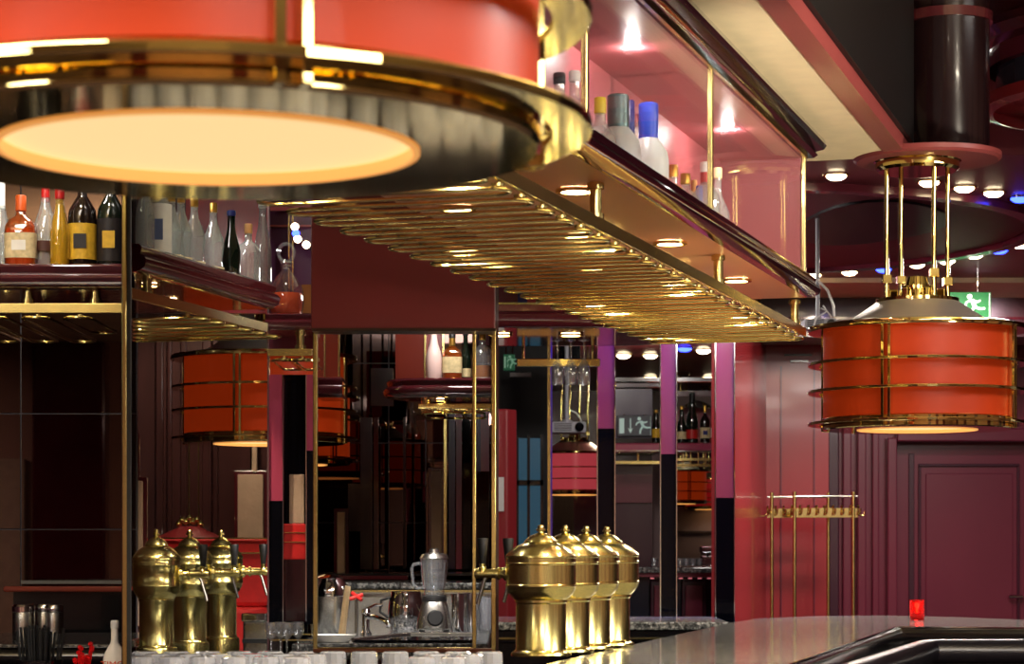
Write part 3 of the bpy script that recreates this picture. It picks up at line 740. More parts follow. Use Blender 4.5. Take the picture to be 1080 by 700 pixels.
# boards standing in for reflections in the strip: suede panel, red bench
slab(305, 500, 321, 552, CY + .035, .015, BEIGE, bevel=.003)
slab(299, 552, 323, 590, CY + .03, .02, REDUP, bevel=.004)
for py in (561, 571): slab(299, py, 323, py + .9, CY + .026, .005, BRASS2)
slab(299, 590, 323, 655, CY + .03, .02, BURGD)
mk_shelf('short burgundy shelf carrying the cut glass decanter', (0, CY - .06, 0), 0, P(283.5, 0, CY).x, P(331, 0, CY).x, .3, P(0, 333, CY).z, P(0, 350, CY).z)
rack('short brass glass rack below the decanter shelf', (0, CY - .06, 0), 0, P(284, 0, CY).x, P(331, 0, CY).x, P(0, 377, CY).z, .34, posts=[P(318, 0, CY).x], post_top=P(0, 350, CY).z, step=.055, off=0, barh=.022)
slab(283.5, 350, 331, 368, CY + .2, .02, PURW)
d = bottle('round cut glass decanter with a ring stopper and amber spirit', Vector((P(300.5, 0, CY).x, CY + .04, P(0, 333, CY).z + .001)), .24, .056, 'decanter', glass=thin_glass('decanter_glass', (252, 253, 255), .02, .08, .02, None, .6), cap=None, liq=mat('amber_spirit', (206, 74, 14), .08, 0, .5, trans=.08, ior=1.33), fill=.30)
st = MB().lathe([(.010, .150), (.012, .158), (.020, .166), (.016, .172), (0, .173)], 20)
ringp = [(.024 * math.cos(2 * math.pi * k / 20), 0, .198 + .028 * math.sin(2 * math.pi * k / 20)) for k in range(20)]
st.tube(ringp, .006, 8, closed=True).build('stopper', CRYSTAL, d)
slab(283.5, 200, 331, 336, 8.0, .03, mat('mauve_wall', (92, 52, 84), .2, 0, .5, coat=.4), 'mauve wall behind the decanter')
slab(284, 214, 331, 222, 7.96, .03, PINKW); slab(284, 237, 331, 239, 7.97, .03, PINKW)
for x in (304, 308): slab(x, 212, x + 1.4, 332, 7.96, .02, BRASS2)
slab(318, 300, 331, 330, 7.9, .03, mat('ochre_panel', (150, 92, 44), .4))
for px, py, w_ in ((311, 239, 1), (312, 246, 0), (314, 252, 1), (323, 258, 1)):
    p = P(px, py, 7.9); t = thing('spotlight', ('warm' if w_ else 'blue') + ' wall spotlight behind the decanter, %s from the top' % ORD[(239, 246, 252, 258).index(py)], 'spotlight', p, 0, 'spotlights behind the decanter')
    m = MB(); m.M = Matrix.Rotation(R(90), 4, 'X'); m.lathe([(0, 0), (.017, 0), (.018, -.05), (0, -.05)], 20).build('housing', CHROME, t)
    m = MB(); m.M = Matrix.Rotation(R(90), 4, 'X'); m.lathe([(0, .003), (.013, .002), (.013, 0), (0, 0)], 20).build('lens', GLOWW if w_ else GLOWB, t)

light('SPOT', (P(306, 0, 6.7).x, 6.6, 2.75), 14, NEUT, .03, spot=50, target=(P(301, 0, 7.04).x, 7.04, 2.15))  # added light to bring out the decanter's amber
# ================================================================== BAY D (framed mirror image built solid, with blender)
DYF = 6.62
slab(328, 180, 522, 347, DYF - .1, .12, MAROON, 'large maroon panel above the brass framed bay', bevel=.003)
slab(329, 346, 523, 349, DYF - .105, .1, mat('dark_bronze', (70, 56, 46), .3, .8))
fr = thing('brass_frame', 'tall brass frame around the blender bay', 'frame', (0, 0, 0))
def fbox(x0, y0, x1, y1, Y, d, nm, m):
    a = P(x0, y0, Y); b = P(x1, y1, Y); return MB().box((a.x, Y, b.z), (b.x, Y + d, a.z)).build(nm, m, fr, bevel=.002)
fbox(330, 349, 334.5, 688, DYF, .03, 'stile', BRASS2)
fbox(498, 349, 502, 684, DYF, .03, 'stile', BRASS2)
fbox(518, 349, 523, 690, DYF - .01, .03, 'stile', BRASS2)
fbox(330, 684, 523, 688, DYF - .01, .05, 'sill', mat('bronze_sill', (112, 66, 44), .3, .7))
fbox(334.5, 682.5, 498, 684, DYF, .02, 'bottom_rail', BRASS)
# inside worktop
o = tag(MB().box((P(333, 0, 7.0).x - .05, 6.75, 1.05), (P(521, 0, 9).x, 8.7, 1.10)).build('worktop', GRAND, bevel=.006), 'dark granite worktop inside the brass framed bay', 'worktop')
sk = thing('sink', 'black rimmed sink sunk in the worktop before the blender', 'sink', (0, 0, 0))
q = [P(392, 681, 0.001), ]
MB().prism([(P(372, 0, 6.8).x, 6.80, 1.101), (P(498, 0, 6.8).x, 6.80, 1.101), (P(498, 0, 7.22).x, 7.22, 1.101), (P(432, 0, 7.22).x, 7.22, 1.101)], (0, 0, .008)).build('basin', BLACKG, sk)
MB().tube([(P(372, 0, 6.8).x, 6.80, 1.11), (P(432, 0, 7.22).x, 7.22, 1.11), (P(498, 0, 7.22).x, 7.22, 1.11)], .006, 8).build('rim', STEEL, sk)
slab(334, 614, 520, 621, 8.62, .35, GRAND, 'granite ledge behind the blender', bevel=.006)
slab(334, 622, 520, 624.5, 8.60, .01, BRASS2)
slab(334, 624.5, 520, 665, 8.64, .02, STEEL, 'steel splashback behind the blender')
slab(334, 604.5, 520, 607, 9.8, .5, BLACK, 'thin black bar top behind the ledge'); slab(334, 607, 430, 611, 9.78, .04, BURG)
slab(334, 611, 520, 640, 9.9, .03, BLACKM)
# blender
bx = P(458, 0, 7.5).x
bl = thing('blender', 'steel kitchen blender with a glass jug and black dial', 'blender', (bx, 7.5, 1.10))
MB().lathe([(0, .012), (.056, .012), (.059, .018), (.055, .05), (.044, .095), (.038, .106), (0, .106)], 32, sq=.35).build('base', STEEL, bl)
for sx in (-1, 1):
    for sy in (-1, 1): MB().lathe([(.008, 0), (.009, .014), (0, .014)], 10, (sx * .04, sy * .04, 0)).build('foot', BLACKM, bl)
m = MB(); m.M = Matrix.Translation((.005, -.052, .052)) @ Matrix.Rotation(R(80), 4, 'X'); dl = m.lathe([(0, -.004), (.027, -.004), (.027, .006), (.022, .010), (0, .010)], 28).build('dial', BLACKM, bl)
MB().lathe([(.040, .106), (.042, .108), (.040, .122), (.034, .126), (0, .126)], 28).build('collar', BLACKM, bl)
jug = MB().lathe([(.033, .122), (.034, .14), (.037, .16), (.0445, .238), (.046, .246), (.043, .246), (.041, .238), (.034, .160), (.031, .145), (0, .140)], 28, caps=False).build('jug', CRYSTAL, bl)
for k in range(10):
    a = 2 * math.pi * k / 10
    MB().tube([(.0365 * math.cos(a), .0365 * math.sin(a), .15), (.044 * math.cos(a), .044 * math.sin(a), .235)], .0022, 6).build('jug_rib', CRYSTAL, jug)
MB().tube([(-.044, 0, .232), (-.068, 0, .228), (-.074, 0, .215), (-.070, 0, .165), (-.056, 0, .150), (-.036, 0, .152)], .006, 10).build('jug_handle', CRYSTAL, jug)
MB().lathe([(.046, .245), (.048, .249), (.040, .262), (.018, .268), (.016, .278), (.010, .282), (0, .282)], 28).build('lid', STEEL, bl)
# steel caddy, scoop, tray, taps, bowl, tumblers
cx = P(346, 0, 7.2)
cad = thing('ice_caddy', 'steel ice caddy with a domed mirror lid at the left of the blender bay', 'caddy', (cx.x, 7.2, 1.10))
MB().lathe([(0, 0), (.045, 0), (.052, .01), (.060, .13), (.056, .132)], 32, sq=.5).build('bucket', STEEL, cad)
MB().lathe([(.062, .13), (.064, .136), (.060, .165), (.046, .188), (.02, .199), (0, .2)], 32).build('domed_lid', CHROME, cad)
MB().tube([(.058, -.03, .165), (.066, -.03, .11), (.058, -.03, .06)], .006, 8).build('bail', CHROME, cad)
sp = P(366, 0, 7.05)
tag(MB().tube([(sp.x - .02, 7.08, 1.10), (sp.x - .012, 7.07, 1.16), (sp.x, 7.05, 1.245), (sp.x + .003, 7.05, 1.265)], .012, 10, r1=.009).build('pestle', mat('pale_wood', (206, 180, 140), .5, grain=.1)), 'pale wooden pestle leaning beside the steel caddy', 'pestle')
tp_ = P(352, 0, 6.85)
tr = thing('oval_dish', 'white oval dish before the steel caddy', 'dish', (tp_.x, 6.85, 1.101))
MB().lathe([(0, 0), (.045, 0), (.066, .02), (.068, .022), (.064, .022), (.044, .005), (0, .004)], 36, sy=.7).build('bowl', WHITE, tr)
fx = P(386, 0, 7.35)
fc = thing('sink_faucet', 'small chrome sink faucet left of the blender', 'faucet', (fx.x, 7.35, 1.10))
MB().lathe([(.018, 0), (.018, .01), (.012, .014), (.012, .07), (.015, .074), (.013, .085), (0, .086)], 20).build('body', CHROME, fc)
MB().tube([(0, 0, .06), (.03, -.05, .062), (.075, -.12, .048), (.08, -.13, .035)], .008, 10).build('spout', CHROME, fc)
MB().tube([(0, 0, .085), (.03, 0, .098), (.055, 0, .1)], .005, 8).build('lever', CHROME, fc)
rd = P(376, 630, 7.6)
rk = thing('red_valve', 'red cross handled valve beside the chrome faucet', 'valve', (rd.x, 7.6, 1.10))
MB().tube([(0, 0, 0), (0, 0, rd.z - 1.10)], .006, 8).build('stem', STEEL, rk)
MB().tube([(-.022, 0, rd.z - 1.105), (.022, 0, rd.z - 1.09)], .007, 8).tube([(-.016, .012, rd.z - 1.085), (.018, -.012, rd.z - 1.108)], .007, 8).build('cross_handle', REDC, rk)
kt = P(428, 0, 7.9)
ke = thing('steel_jug', 'round steel jug with long spout behind the sink', 'jug', (kt.x, 7.9, 1.10))
MB().lathe([(0, 0), (.05, 0), (.058, .02), (.062, .06), (.058, .10), (.052, .115), (.052, .13), (0, .13)], 32).build('body', CHROME, ke)
MB().tube([(.05, -.02, .05), (.08, -.04, .08), (.10, -.05, .1)], .006, 8).build('spout', CHROME, ke)
MB().tube([(-.055, 0, .11), (-.085, 0, .10), (-.09, 0, .06), (-.06, 0, .04)], .005, 8).build('handle', BLACKM, ke)
for i, (px, Y) in enumerate(((483, 7.3), (490, 7.48), (496.5, 7.34))):
    p = P(px, 0, Y)
    tag(MB().lathe([(0, 0), (.018, 0), (.019, .004), (.0205, .135), (.019, .135), (.017, .008), (0, .006)], 24, caps=False).build('tumbler', CHROME, loc=(p.x, Y, 1.10)), 'tall mirror steel tumbler right of the blender, %s of three' % ORD[i], 'tumbler', 'steel tumblers by the blender')
for i, px in enumerate((506, 513)):
    YY = (7.62, 7.38)[i]; p = P(px, 0, YY)
    tag(MB().lathe([(0, 0), (.022, 0), (.03, .02), (.034, .12), (.032, .12), (.028, .02), (0, .01)], 24, caps=False).build('tumbler', CRYSTAL, loc=(p.x, YY, 1.10)), 'clear tumbler between the two brass stiles, %s' % ('left one', 'right one')[i], 'tumbler', 'clear tumblers between the stiles')
# upper part of the bay: left column, lamp, right shelf with bottles
slab(335, 349, 357, 397, 7.6, .06, mat('red_brown_lacquer', (140, 54, 40), .2, 0, .5, coat=.5), 'red brown column in the blender bay')
for x in (341.5, 356.5): slab(x, 349, x + 1.6, 397, 7.58, .03, BRASS2)
mk_shelf('short red brown shelf above the small pendant lamp', (0, 7.5, 0), 0, P(335, 0, 7.5).x, P(361, 0, 7.5).x, .2, P(0, 398, 7.5).z, P(0, 419, 7.5).z)
pendant('small red pendant lamp with brass hoops in the blender bay', P(303, 0, 10.5).x, 10.5, 1.4 + .358, 3.0, post0=50, power=2.5)
# rounded shelf on the right of the bay
shp = P(416, 0, 7.7); shz0, shz1 = P(0, 421, 7.7).z, P(0, 401, 7.7).z
sh = thing('rounded_shelf', 'round ended burgundy bottle shelf in the blender bay', 'shelf', (0, 0, 0))
xr = P(520, 0, 7.7).x; xl = P(450, 0, 7.7).x; rr = .11
path = [(xr, 7.6, 0)] + [(xl + rr * math.cos(R(-90 - 18 * k)), 7.6 + rr + rr * math.sin(R(-90 - 18 * k)), 0) for k in range(11)] + [(xr, 7.6 + 2 * rr, 0)]
m = MB().sweep([(-o - 0, u * (shz1 - shz0) / .061) for o, u in MOULD], [(x, y, shz0) for x, y, z in path]); m.build('edge_moulding', BURG, sh, angle=60)
MB().prism([(x, y, shz0) for x, y, z in path], (0, 0, .01)).build('underside_panel', mat('red_brown_soffit', (150, 60, 44)), sh)
MB().prism([(x, y, shz1 - .012) for x, y, z in path], (0, 0, .012)).build('shelf_board', BURG, sh)
slab(417, 349, 449, 402, 8.1, .05, mat('red_brown_lacquer', (140, 54, 40)), 'red brown column behind the rounded shelf')
slab(447.5, 349, 449.5, 400, 8.08, .03, BRASS2); slab(466.5, 349, 468.5, 400, 8.08, .03, BRASS2)
slab(449, 349, 466, 401, 8.12, .03, PINKW)
slab(391, 388, 415, 428, 10.9, .05, BURG, 'burgundy block on the far mirror wall')
def dbot(label, px, top, wpx, style, Y=7.72, **k):
    b = P(px, 0, Y); b.z = shz1 + .001
    return bottle(label, b, EYE + (HY - top) / F * Y - b.z, wpx / 2 / F * Y, style, group='bottles in the blender bay', **k)
dbot('white porcelain bottle with a black cap in the blender bay', 457.5, 343, 17, 'slim', glass=mat('porcelain', (226, 196, 190), .3), cap=BLACKM, caph=.12, front=None)
dbot('square amber bottle with a cream label in the blender bay', 477, 352, 21, 'squat', glass=AMBERG, cap=BLACKM, caph=.1, liq=liquid((150, 66, 24)), fill=.52, lab=PAPC, labz=(.16, .5), sq=.6, sy=.6, neckband=GOLD)
dbot('slim dark bottle with a pale label behind the brass stile', 491, 349, 12, 'slim', glass=DARKG, cap=BLACKM, lab=PAPC, labz=(.08, .25), Y=7.76)
dbot('round clear decanter bottle with a gold neck and amber base', 509, 350, 20, 'round', glass=CRYSTAL, cap=GOLD, caph=.17, liq=liquid((196, 122, 50)), fill=.30, lab=PAPW, labz=(.02, .05))
rack('short brass glass rack below the rounded shelf', (0, 7.7, 0), 0, P(441, 0, 7.7).x, P(518, 0, 7.7).x, P(0, 431, 7.7).z, .3, posts=[P(449, 0, 7.7).x, P(470, 0, 7.7).x], post_top=shz0 - .004, step=.07, off=0, barh=.018)
light('POINT', (P(480, 0, 7.5).x, 7.5, 2.25), 6, NEUT, .05)  # added fill for the dark bottles on the rounded shelf
downlight('tiny downlight below the rounded shelf', (P(465, 0, 7.75).x, 7.68, shz0 - .001), r=.014, power=1.5, group='downlight below the rounded shelf')
light('SPOT', (P(425, 0, 7.0).x, 7.0, 2.0), 75, NEUT, .04, spot=100, target=(P(435, 0, 7.6).x, 7.5, 1.1))  # added fill that brightens the blender and steel ware
# mirror tiles at the back of the bay
DYM = 11.6; xd = P(440, 0, DYM).x
xs = [(x - 440) / F * DYM for x in (290, 410, 449, 519)]
zt = [EYE + (HY - y) / F * DYM for y in (720, 635, 551, 467, 383, 299)]
tile_wall('wall_mirror_centre', 'smoked mirror tiles at the back of the blender bay', xs, zt, DYM, 0, xd)
for x0, x1, m_, Y in ((380, 392, DKBROWN, 11.2), (394, 399, BURG, 11.1), (425, 428, BLACK, 11.1), (468, 471, BRASS2, 11.0), (473, 480, mat('indigo_panel', (50, 36, 90), .25, coat=.3), 11.1), (481, 487, PILAST, 11.0), (488, 496, BLACKG, 11.0)):
    slab(x0, 430 if x0 > 460 else 440, x1, 600, Y, .04, m_)
slab(503, 430, 507, 500, 10.2, .04, mat('indigo_panel', (50, 36, 90))); slab(507, 430, 516, 497, 10.2, .04, PILAST); slab(503, 497, 516, 640, 10.2, .04, BLACKG)
deco(356, 540, 364, 605, 11.0)
deco(455, 497, 466, 600, 11.05)
slab(367, 510, 383, 560, 11.3, .03, DKBROWN)
# partition between D and E
pa, pb = P(521.5, 0, DYF + .03), P(521.5, 0, 11.5)
trim(MB().prism([(pa.x, DYF + .03, 0), (pb.x, 11.5, 0), (pb.x + .02, 11.5, 0), (pa.x + .012, DYF + .03, 0)], (0, 0, 3.0)), DKBROWN, 'dark partition right of the blender bay')
slab(200, 700, 330, 760, 9.0, .05, BLACKM)

# ================================================================== small soffit with rounded end right of the maroon panel
SZ = EYE + .72
SY0, SY1 = 7.62, 8.32
xr = P(640, 0, 8.0).x
path = [(P(500, 0, SY0).x, SY0, SZ)] + [(xr - .02 + (SY1 - SY0) / 2 * math.cos(R(-90 + 15 * k)), (SY0 + SY1) / 2 + (SY1 - SY0) / 2 * math.sin(R(-90 + 15 * k)), SZ) for k in range(13)] + [(P(500, 0, SY1).x, SY1, SZ)]
so = MB().prism([(x, y, z) for x, y, z in path], (0, 0, .04)); so = trim(so, BURG, 'rounded burgundy soffit beside the maroon panel')
MB().sweep([(-.01, .0), (.02, .0), (.035, .012), (.04, .03), (.03, .05), (.01, .055), (.012, .075), (-.01, .075)], path).build('edge_moulding', BURG, so, angle=60)
MB().sweep([(-.02, .075), (-.014, .075), (-.014, .085), (-.02, .085)], path).build('brass_line', BRASS2, so)
for px in (527.5, 602):
    p = P(px, 0, 7.86); downlight('warm downlight in the rounded burgundy soffit, ' + ('by the maroon panel' if px < 560 else 'near its rounded end'), (p.x, 7.86, SZ - .001), r=.033, power=8, group='downlights in the rounded soffit')
# wall above the soffit
slab(522, 250, 546, 330, 8.6, .04, PURW); slab(546, 250, 556, 330, 8.58, .06, mat('indigo_panel', (50, 36, 90)))
slab(556, 280, 579, 330, 8.6, .05, REDW, 'bright red wall piece above the rounded soffit'); slab(579, 250, 700, 330, 8.7, .04, PURD)
slab(594, 300, 602, 330, 8.65, .03, MAROON)

# ================================================================== FAR BAYS E-H, mirror images built solid, with pilasters
FY = 9.25
def pilaster(x0, x1, ysplit, label):
    t = thing('pilaster', label, 'pilaster', (0, 0, 0)); del t['category']; t['kind'] = 'structure'; t.name = 'trim_pilaster'
    a = P(x0, 0, FY); b = P(x1, 0, FY); zs = P(0, ysplit, FY).z
    MB().box((a.x, FY, zs), (b.x, FY + .06, 2.9)).build('lacquered_shaft', PILAST, t, bevel=.002)
    MB().box((a.x, FY, .9), (b.x, FY + .06, zs)).build('black_glass_base', BLACKG, t, bevel=.002)
    for x in (a.x - .004, b.x): MB().box((x, FY - .006, .9), (x + .004, FY + .02, 2.9)).build('chrome_edge', CHROME, t)
    return t
pilaster(630.5, 648, 452, 'rose pilaster right of the small projector')
pilaster(697, 713, 479, 'rose pilaster between the two far mirrored strips')
pilaster(755, 774, 525, 'broad rose pilaster beside the red wall')
slab(577.5, 350, 580.5, 690, FY - .01, .05, BRASS2, 'slim brass edge strip right of the blender bay'); slab(580.5, 350, 582.5, 690, FY, .05, mat('violet_edge', (90, 60, 150), .2, .3))
# violet wash lights at the pilaster heads
for px in (639, 705, 764):
    p = P(px, 0, FY - .22); light('SPOT', (p.x, FY - .16, 2.66), 26.0, (.13, .15, 1), .03, spot=60, target=(p.x, FY + .02, 2.05))
# brass hanging bar with glasses, standing in for the rack bar's reflection
hb = thing('hanging_bar', 'flat brass bar hung before the small projector', 'rail', (0, 0, 0))
a = P(545, 378, 8.4); b = P(633, 386.5, 8.4)
MB().box((a.x, 8.4, b.z), (b.x, 8.42, a.z)).build('bar', BRASS, hb, bevel=.003)
for px in (552, 625): q = P(px, 0, 8.41); MB().tube([(q.x, 8.41, a.z), (q.x, 8.41, SZ + .02)], .006, 8).build('hanger', BRASS, hb)
for i, px in enumerate((588, 602, 616)):
    p = P(px, 386, 8.1)
    tag(MB().lathe([(.020, .135), (.019, .138), (.004, .132), (.0035, .075), (.010, .066), (.022, .04), (.0235, .01), (.021, -.02), (.0195, -.02), (.0215, .01), (.019, .038), (0, .062)], 20, caps=False).build('wine_glass', CRYSTAL, loc=(p.x, 8.1, SZ - .1385)), 'upside down wine glass hanging at the brass bar, %s from the left' % ORD[i], 'wine glass', 'wine glasses on the brass bar')
# E: red curved wall, dark void, blue window, pale notice
EY = 12.6
m = MB(); a = P(520, 0, EY).x; b = P(545, 0, EY).x
pr = [(a, EY, 0), (b - .05, EY, 0), (b, EY + .06, 0), (b, EY + .3, 0), (a, EY + .3, 0)]
trim(m.prism(pr, (0, 0, P(0, 431, EY).z)), REDW, 'red lacquered wall end right of the blender bay', bevel=.01)
slab(524, 503, 531.5, 539, EY - .01, .01, WHITE, 'pale notice board on the red wall end')
slab(520, 360, 578, 760, 15.4, .05, BLACKM, 'dark wall with the blue windows')
wn = thing('window_1', 'narrow blue glowing panes for a window reflection far behind the brass strip', 'window', (0, 0, 0)); del wn['category']; wn['kind'] = 'structure'
SKYB = mat('reflected_window_glow', (34, 60, 80), .2, emit=(70, 130, 160), es=.17)  # emission stands in for reflected daylight windows
for x0, y0, x1, y1 in ((547, 462, 556, 506), (559, 462, 570, 506), (547, 512, 556, 590), (559, 512, 570, 590)):
    a = P(x0, y0, 15.3); b = P(x1, y1, 15.3); MB().box((a.x, 15.3, b.z), (b.x, 15.33, a.z)).build('pane', SKYB, wn)
for x0, y0, x1, y1 in ((544, 458, 547, 592), (556, 458, 559, 592), (570, 458, 573, 592), (544, 506, 573, 512)):
    a = P(x0, y0, 15.27); b = P(x1, y1, 15.27); MB().box((a.x, 15.27, b.z), (b.x, 15.32, a.z)).build('frame_bar', BLACK, wn)
slab(538, 393, 560, 397, 15, .04, WHITE, 'pale cove strip in the dark bay')
# small dull exit sign deep in the bay
def running_man(o, k, y, m, flip=1, face=-1):
    """white pictogram of a running figure, local x-z plane"""
    def bar(x0, z0, x1, z1, r): MB().tube([(flip * x0 * k, y, z0 * k), (flip * x1 * k, y, z1 * k)], r * k, 8).build('pictogram', m, o)
    mb = MB(); mb.M = Matrix.Translation((flip * -.10 * k, y, .36 * k)) @ Matrix.Rotation(R(90), 4, 'X'); mb.lathe([(0, -.004), (.09 * k, -.004), (.09 * k, .004), (0, .004)], 16).build('pictogram', m, o)
    bar(-.02, .24, .10, -.02, .075); bar(-.04, .22, -.22, .14, .04); bar(-.22, .14, -.26, .02, .035)
    bar(.02, .20, .20, .16, .04); bar(.20, .16, .30, .22, .035)
    bar(.10, -.04, .30, -.10, .05); bar(.30, -.10, .46, -.08, .045); bar(.06, -.04, -.04, -.22, .05); bar(-.04, -.22, -.06, -.40, .045)
SIGNG = mat('exit_green', (18, 96, 46), .45, 0, .2, emit=(34, 150, 74), es=.22)
SIGNW = mat('exit_white', (240, 250, 240), .4, emit=(236, 255, 240), es=.6)
def exit_sign(label, px, py, Y, wpx, hpx, green, white, flip=1, hang=True):
    c = P(px, py, Y); w_ = wpx / F * Y; h_ = hpx / F * Y
    t = thing('exit_sign', label, 'exit sign', c, 0)
    MB().box((-w_ / 2, -.005, -h_ / 2), (w_ / 2, .03, h_ / 2)).build('sign_box', green, t, bevel=.004)
    o = thing('pictogram_group', 'x', 'x', (0, 0, 0)); bpy.data.objects.remove(o)
    k = h_ * .95; grp = MB().box((-w_ * .44, -.009, -h_ * .36), (-w_ * .30, -.005, h_ * .36)).build('door_mark', white, t)
    ar = MB().box((-w_ * .13, -.009, -h_ * .15), (-w_ * .10, -.005, h_ * .35))
    ar.prism([(-w_ * .19, -.009, -h_ * .10), (-w_ * .115, -.009, -h_ * .36), (-w_ * .04, -.009, -h_ * .10), (-w_ * .115, -.009, -h_ * .18)], (0, .004, 0))
    ar.build('arrow_mark', white, t)
    sub = MB().box((w_ * .47, -.006, -h_ * .46), (w_ * .48, -.0055, h_ * .46)).build('border_line', white, t); sub.location = (0, 0, 0)
    before = len(t.children)
    running_man(t, k, -.008, white, flip)
    for ch in t.children:
        if ch.name.startswith('pictogram'): ch.location = (w_ * .20, 0, 0)
    for sx in (-.3, .3): MB().tube([(sx * w_, .012, h_ / 2), (sx * w_, .012, 3.0 - c.z if hang else h_ / 2 + .01)], .004, 6).build('hanger', CHROME, t)
    return t
exit_sign('bright green emergency exit sign with running figure behind the right lamp', 1012, 323, 13.4, 66, 30, SIGNG, SIGNW)
exit_sign('small green exit sign deep in the dark bay by the brass bar', 537, 382, 14.5, 12, 17, mat('dim_exit_green', (40, 120, 80), .4, emit=(30, 120, 80), es=.12), mat('dim_exit_white', (190, 220, 200), .4, emit=(150, 220, 180), es=.15))

# F: projector on its pole, rose lamp
def projector(label, px, py, Y, W, pole_top, flip=1):
    c = P(px, py, Y); t = thing('projector', label, 'projector', c, 0)
    b = MB().box((-W / 2, 0, -W * .17), (W / 2, W * .9, W * .15)).build('housing', GREYP, t, bevel=W * .06)
    for k in range(5): MB().box((-W * .42, -.003, -W * .10 + k * W * .045), (W * .08, .002, -W * .08 + k * W * .045)).build('vent_slat', BLACKM, t)
    m = MB(); m.M = Matrix.Translation((W * .30, 0, 0)) @ Matrix.Rotation(R(90), 4, 'X')
    m.lathe([(.10 * W, -.01), (.13 * W, .02 * W), (.13 * W, .06 * W), (.10 * W, .06 * W), (.08 * W, .03 * W), (0, .03 * W)], 24).build('lens', BLACKG, t)
    MB().lathe([(.16 * W, .14 * W), (.15 * W, .2 * W), (.07 * W, .24 * W)], 24, (-W * .05, W * .4, 0)).tube([(-W * .05, W * .4, .2 * W), (-W * .05, W * .4, pole_top - c.z)], W * .06, 12).build('ceiling_mount', GREYP, t)
    MB().tube([(W * .05, W * .4, W * .5), (W * .22, W * .35, W * .42), (W * .34, W * .3, W * .25), (W * .36, W * .35, W * .12)], W * .02, 6).build('cable', WHITE, t)
    return t
projector('pale grey ceiling projector on a pole above the rose lamp', 600, 450, 13.0, .20, 3.0)
slab(586, 356, 612, 396, 13.6, .2, BLACKG)
pendant('rose pink pendant lamp below the pole mounted projector', P(606, 0, 17).x, 17, 1.4 + .356, 3.0, post0=45, shade=SHADEP, power=3, rods=True)
slab(584, 520, 605, 700, 18.2, .05, mat('olive_drape', (78, 66, 56), .8, grain=.2, gscale=8, stretch=(20, 20, 1))); slab(605, 520, 632, 700, 18.2, .05, PURD)
# real projector beyond the cabinet's end
pj = projector('pale projector with a looping white cable beyond the end of the cabinet', 866, 341, 11.0, .16, 3.0)
c = pj.location
MB().tube([P(852, 292, 11) - c, P(862, 295, 11) - c, P(873, 306, 11) - c, P(879, 322, 11) - c, P(880, 334, 11) - c], .006, 8).build('cable', WHITE, pj)
MB().tube([P(858, 345, 10.9) - c, P(861, 335, 10.9) - c, P(868, 331, 10.9) - c, P(872, 328, 10.9) - c, P(868, 322, 10.9) - c], .004, 8).build('cable', WHITE, pj)

# G: dark glass panel with a dull exit sign, plum shelf, cupboard
slab(648, 404, 697, 408, 14.5, .1, PURW); slab(648, 398, 756, 402, 14.6, .1, BURG)
slab(649, 410, 688, 462, 14.2, .05, mat('violet_grey_panel', (84, 66, 100), .2, coat=.4), 'violet grey glass panel above the plum shelf')
exit_sign('dull grey exit sign on the violet grey panel', 669, 449, 14.168, 36, 22, mat('dull_sign', (104, 108, 116), .4), mat('dull_sign_white', (200, 214, 206), .4, emit=(170, 196, 186), es=.35), hang=False)
slab(648, 467, 697, 477, 13.18, .5, PILAST, 'plum edged shelf in the far mirrored strip', bevel=.01); slab(648, 474.5, 697, 476, 13.16, .03, CHROME)
slab(649, 486, 697, 489, 13.5, .03, BRASS2); slab(672, 477, 674, 487, 13.5, .02, BRASS2)
slab(649, 490, 688, 604, 13.6, .05, PURD, 'dark plum cupboard side in the far strip')
slab(649, 500, 688, 530, 13.57, .04, PURW)
slab(688, 477, 697, 600, 13.9, .03, mat('grey_rose_wall', (128, 104, 104), .6))
for i, (px, Y, b_) in enumerate(((657.5, 19.4, 1), (686, 19.4, 1), (742, 18.9, 1), (722, 18.7, 0), (748, 22.0, 1), (686, 22.0, 1))):
    p = P(px, 0, Y); downlight('far %s ceiling downlight between the rose pilasters, %s from the left' % ('warm' if b_ else 'blue', ORD[(0, 1, 4, 3, 5, 2)[i]]), (p.x, Y, 2.999), warm=bool(b_), r=.06, dome=.03, group='far ceiling downlights between the pilasters')
light('POINT', (.62, 11.4, 2.7), 26, NEUT, .1)
light('POINT', (.9, 18.0, 2.6), 14, WARM, .1)

# H: arch, bottles, shelf, lamps, counter
slab(714, 412, 756, 418, 14.5, .1, PURW); slab(714, 430, 756, 467, 14.8, .05, PINKW, 'rose back panel behind the far bottles')
arch = [P(714 + 42 * k / 12, 424 - 0 * k, 14.4) for k in range(13)]
pts = [P(714 + 42 * k / 12, 434 - 12 * math.sin(math.pi * k / 12), 14.4) for k in range(13)]
trim(MB().prism([tuple(p) for p in pts] + [tuple(P(756, 418, 14.4)), tuple(P(714, 418, 14.4))], (0, .05, 0)), mat('taupe_arch', (120, 100, 92), .6), 'pale arch over the far bottles')
HB = 13.3
slab(713, 467, 756, 475, HB - .12, .35, PILAST, 'plum edged shelf with the far bottles', bevel=.01); slab(713, 474.6, 756, 476, HB - .13, .04, CHROME)
def hbot(label, px, top, wpx, style, **k):
    b = P(px, 467, HB); b.z += .001
    return bottle(label, b, EYE + (HY - top) / F * HB - b.z, wpx / 2 / F * HB, style, group='far bottles between the pilasters', **k)
hbot('dark green bottle with a pale label, left on the far shelf', 719, 428, 10, 'slim', glass=DARKG, cap=GOLD, lab=PAPC, labz=(.1, .3))
hbot('tall dark champagne bottle with a red label on the far shelf', 730, 414, 12.5, 'slim', glass=DARKG, cap=BLACKM, caph=.2, lab=REDC, labz=(.08, .26))
